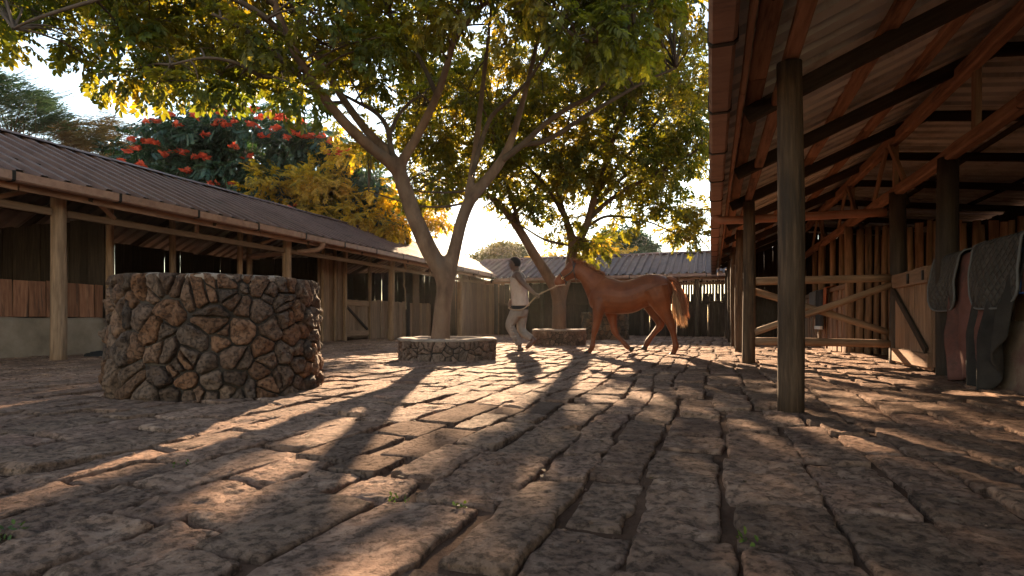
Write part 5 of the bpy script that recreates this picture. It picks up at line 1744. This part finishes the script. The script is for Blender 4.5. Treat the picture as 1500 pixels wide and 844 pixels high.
# blankets farther along, on the low boards
def far_blanket(name, label, y, z, w, l, mat, seed, stripe=False):
    mb = MB(); nu, nv = 9, 12
    rs = random.Random(seed); ph = rs.uniform(0, 6)
    V = []
    for k in (0, 1):
        for i in range(nu):
            for j in range(nv):
                u = i / (nu - 1); v = j / (nv - 1)
                s = v * (l + .25)
                if s < .2: x = .09; zz = -.2 + s
                elif s < .25: x = .09 - (s - .2) / .05 * .16; zz = .012
                else: x = -.075 - .025 * math.sin(u * 9 + ph) * v - .01; zz = -(s - .25)
                V.append((x + (.012 if k else 0), (u - .5) * w * (1 - .1 * v), zz - .012 * k))
    n = nu * nv; F = []
    for i in range(nu - 1):
        for j in range(nv - 1):
            a = i * nv + j; F.append((a, a + nv, a + nv + 1, a + 1)); F.append((a + n, a + 1 + n, a + nv + 1 + n, a + nv + n))
    for i in range(nu - 1):
        a = i * nv; F.append((a, a + n, a + nv + n, a + nv)); b = a + nv - 1; F.append((b, b + nv, b + nv + n, b + n))
    for j in range(nv - 1):
        F.append((j, j + 1, j + 1 + n, j + n)); b = (nu - 1) * nv + j; F.append((b, b + n, b + 1 + n, b + 1))
    o = obj(name, mesh_from(name, V, F, M[mat], True), None, (2.13, y, z + .045))
    tag(o, label, 'blanket', 'blankets on the far boards')
    if stripe:
        mb = MB(); mb.box((-.125, -w * .42, -l - .012), (-.06, w * .42, -l + .05)); mb.build('hem', M['cloth_white'], o)
far_blanket('blanket', 'grey blanket over the far boards of the right stable, leftmost of three', 13.6, 1.19, .9, .55, 'cloth_grey', 1)
far_blanket('blanket', 'dark blanket with a white hem hanging low on the far boards of the right stable', 12.75, 1.19, .75, .82, 'rug_dark', 2, True)
far_blanket('blanket', 'orange blanket over the far boards of the right stable nearest the pole partition', 12.15, 1.19, .35, .5, 'cloth_orange', 3)

# ------------------------------------------------------------------ small things
twisted_rope('hanging_rope', 'knotted rope hanging from the beam of the left stable near the stall door', [(-8.52, 14.35, 2.03), (-8.5, 14.36, 1.75), (-8.53, 14.38, 1.62), (-8.50, 14.40, 1.5), (-8.5, 14.42, 1.2), (-8.49, 14.44, .92)], .022, origin=(-8.52, 14.35, 2.03))
def lump(name, label, cat, loc, size, mat, seed):
    n, m = 22, 12; V = []; F = []
    for i in range(m):
        t = i / (m - 1) * PI / 2
        for k in range(n):
            a = 2 * PI * k / n
            V.append((math.cos(a) * math.cos(t), math.sin(a) * math.cos(t), math.sin(t)))
    A = np.array(V); d = 1 + .35 * fbm(A * 2.2 + seed, 4, 55)
    A = A * d[:, None] * np.array(size)
    A[:, 2] = np.maximum(A[:, 2] - .01, -.01)
    for i in range(m - 1):
        for k in range(n):
            a = i * n + k; b = i * n + (k + 1) % n
            F.append((a, b, b + n, a + n))
    o = obj(name, mesh_from(name, A, F, M[mat], True), None, loc)
    return tag(o, label, cat)
lump('cloth_bundle', 'small dark cloth bundle lying on the ground beside the nearest left stable post', 'bundle', (-8.75, 5.85, .02), (.20, .16, .10), 'black_cloth', 4)
# weeds in the joints
wp = []
for x, y, n in [(580, 746, 2), (683, 755, 2), (270, 690, 2), (15, 792, 4), (1105, 815, 2)]:
    d = FPX * CAM_H / (y - HOR)
    for _ in range(n):
        p = onD(x, y, d); wp.append((p.x + random.uniform(-.025, .025), p.y + random.uniform(-.025, .025), .015))
o = foliage('weed', np.array(wp), 5, M['weed'], None, (.08, .2), -.8, None, np.random.default_rng(8))

# dry leaves blown over the yard
n = 170
d = RNG.uniform(1.6, 9, n); pxs = RNG.uniform(-50, 1450, n)
LX = CY * ((pxs - 750) / FPX * d) - SY * d; LY = SY * ((pxs - 750) / FPX * d) + CY * d
k = (LX > -7.5) & (LX < 1.9)
LX = LX[k]; LY = LY[k]; n = len(LX)
T0 = np.array([(-.5, 0, 0), (-.1, .22, .10), (.35, .15, .08), (.5, 0, .03), (.35, -.15, .1), (-.1, -.22, .12)])
az = RNG.uniform(0, 2 * PI, n); s = RNG.uniform(.018, .038, n)
R0 = np.stack([np.stack([np.cos(az), -np.sin(az), 0 * az], -1), np.stack([np.sin(az), np.cos(az), 0 * az], -1), np.stack([0 * az, 0 * az, 1 + 0 * az], -1)], 1)
LV = np.einsum('nij,kj->nki', R0, T0) * s[:, None, None] + np.stack([LX, LY, gz(LX, LY) + .036], -1)[:, None, :]
b = np.arange(n) * 6
LF = np.concatenate([np.stack([b, b + 1, b + 2, b + 3], -1), np.stack([b, b + 3, b + 4, b + 5], -1)])
tag(obj('fallen_leaves', mesh_np('fallen_leaves', LV.reshape(-1, 3), LF, M['leaf_dead'])), kind='stuff')
# ------------------------------------------------------------------ dusty air
HZ = MB(); HZ.box((-600, -600, -1.2), (600, 700, 13))
hm = bpy.data.materials.new("dusty_air"); hm.use_nodes = True
hn = hm.node_tree; hn.nodes.clear()
ho = hn.nodes.new("ShaderNodeOutputMaterial"); hv = hn.nodes.new("ShaderNodeVolumePrincipled")
hv.inputs['Color'].default_value = (.95, .9, .85, 1)
hv.inputs['Density'].default_value = 0.0002
hv.inputs['Anisotropy'].default_value = 0.78
hn.links.new(hv.outputs[0], ho.inputs['Volume'])
tag(HZ.build('haze', hm), kind='stuff')
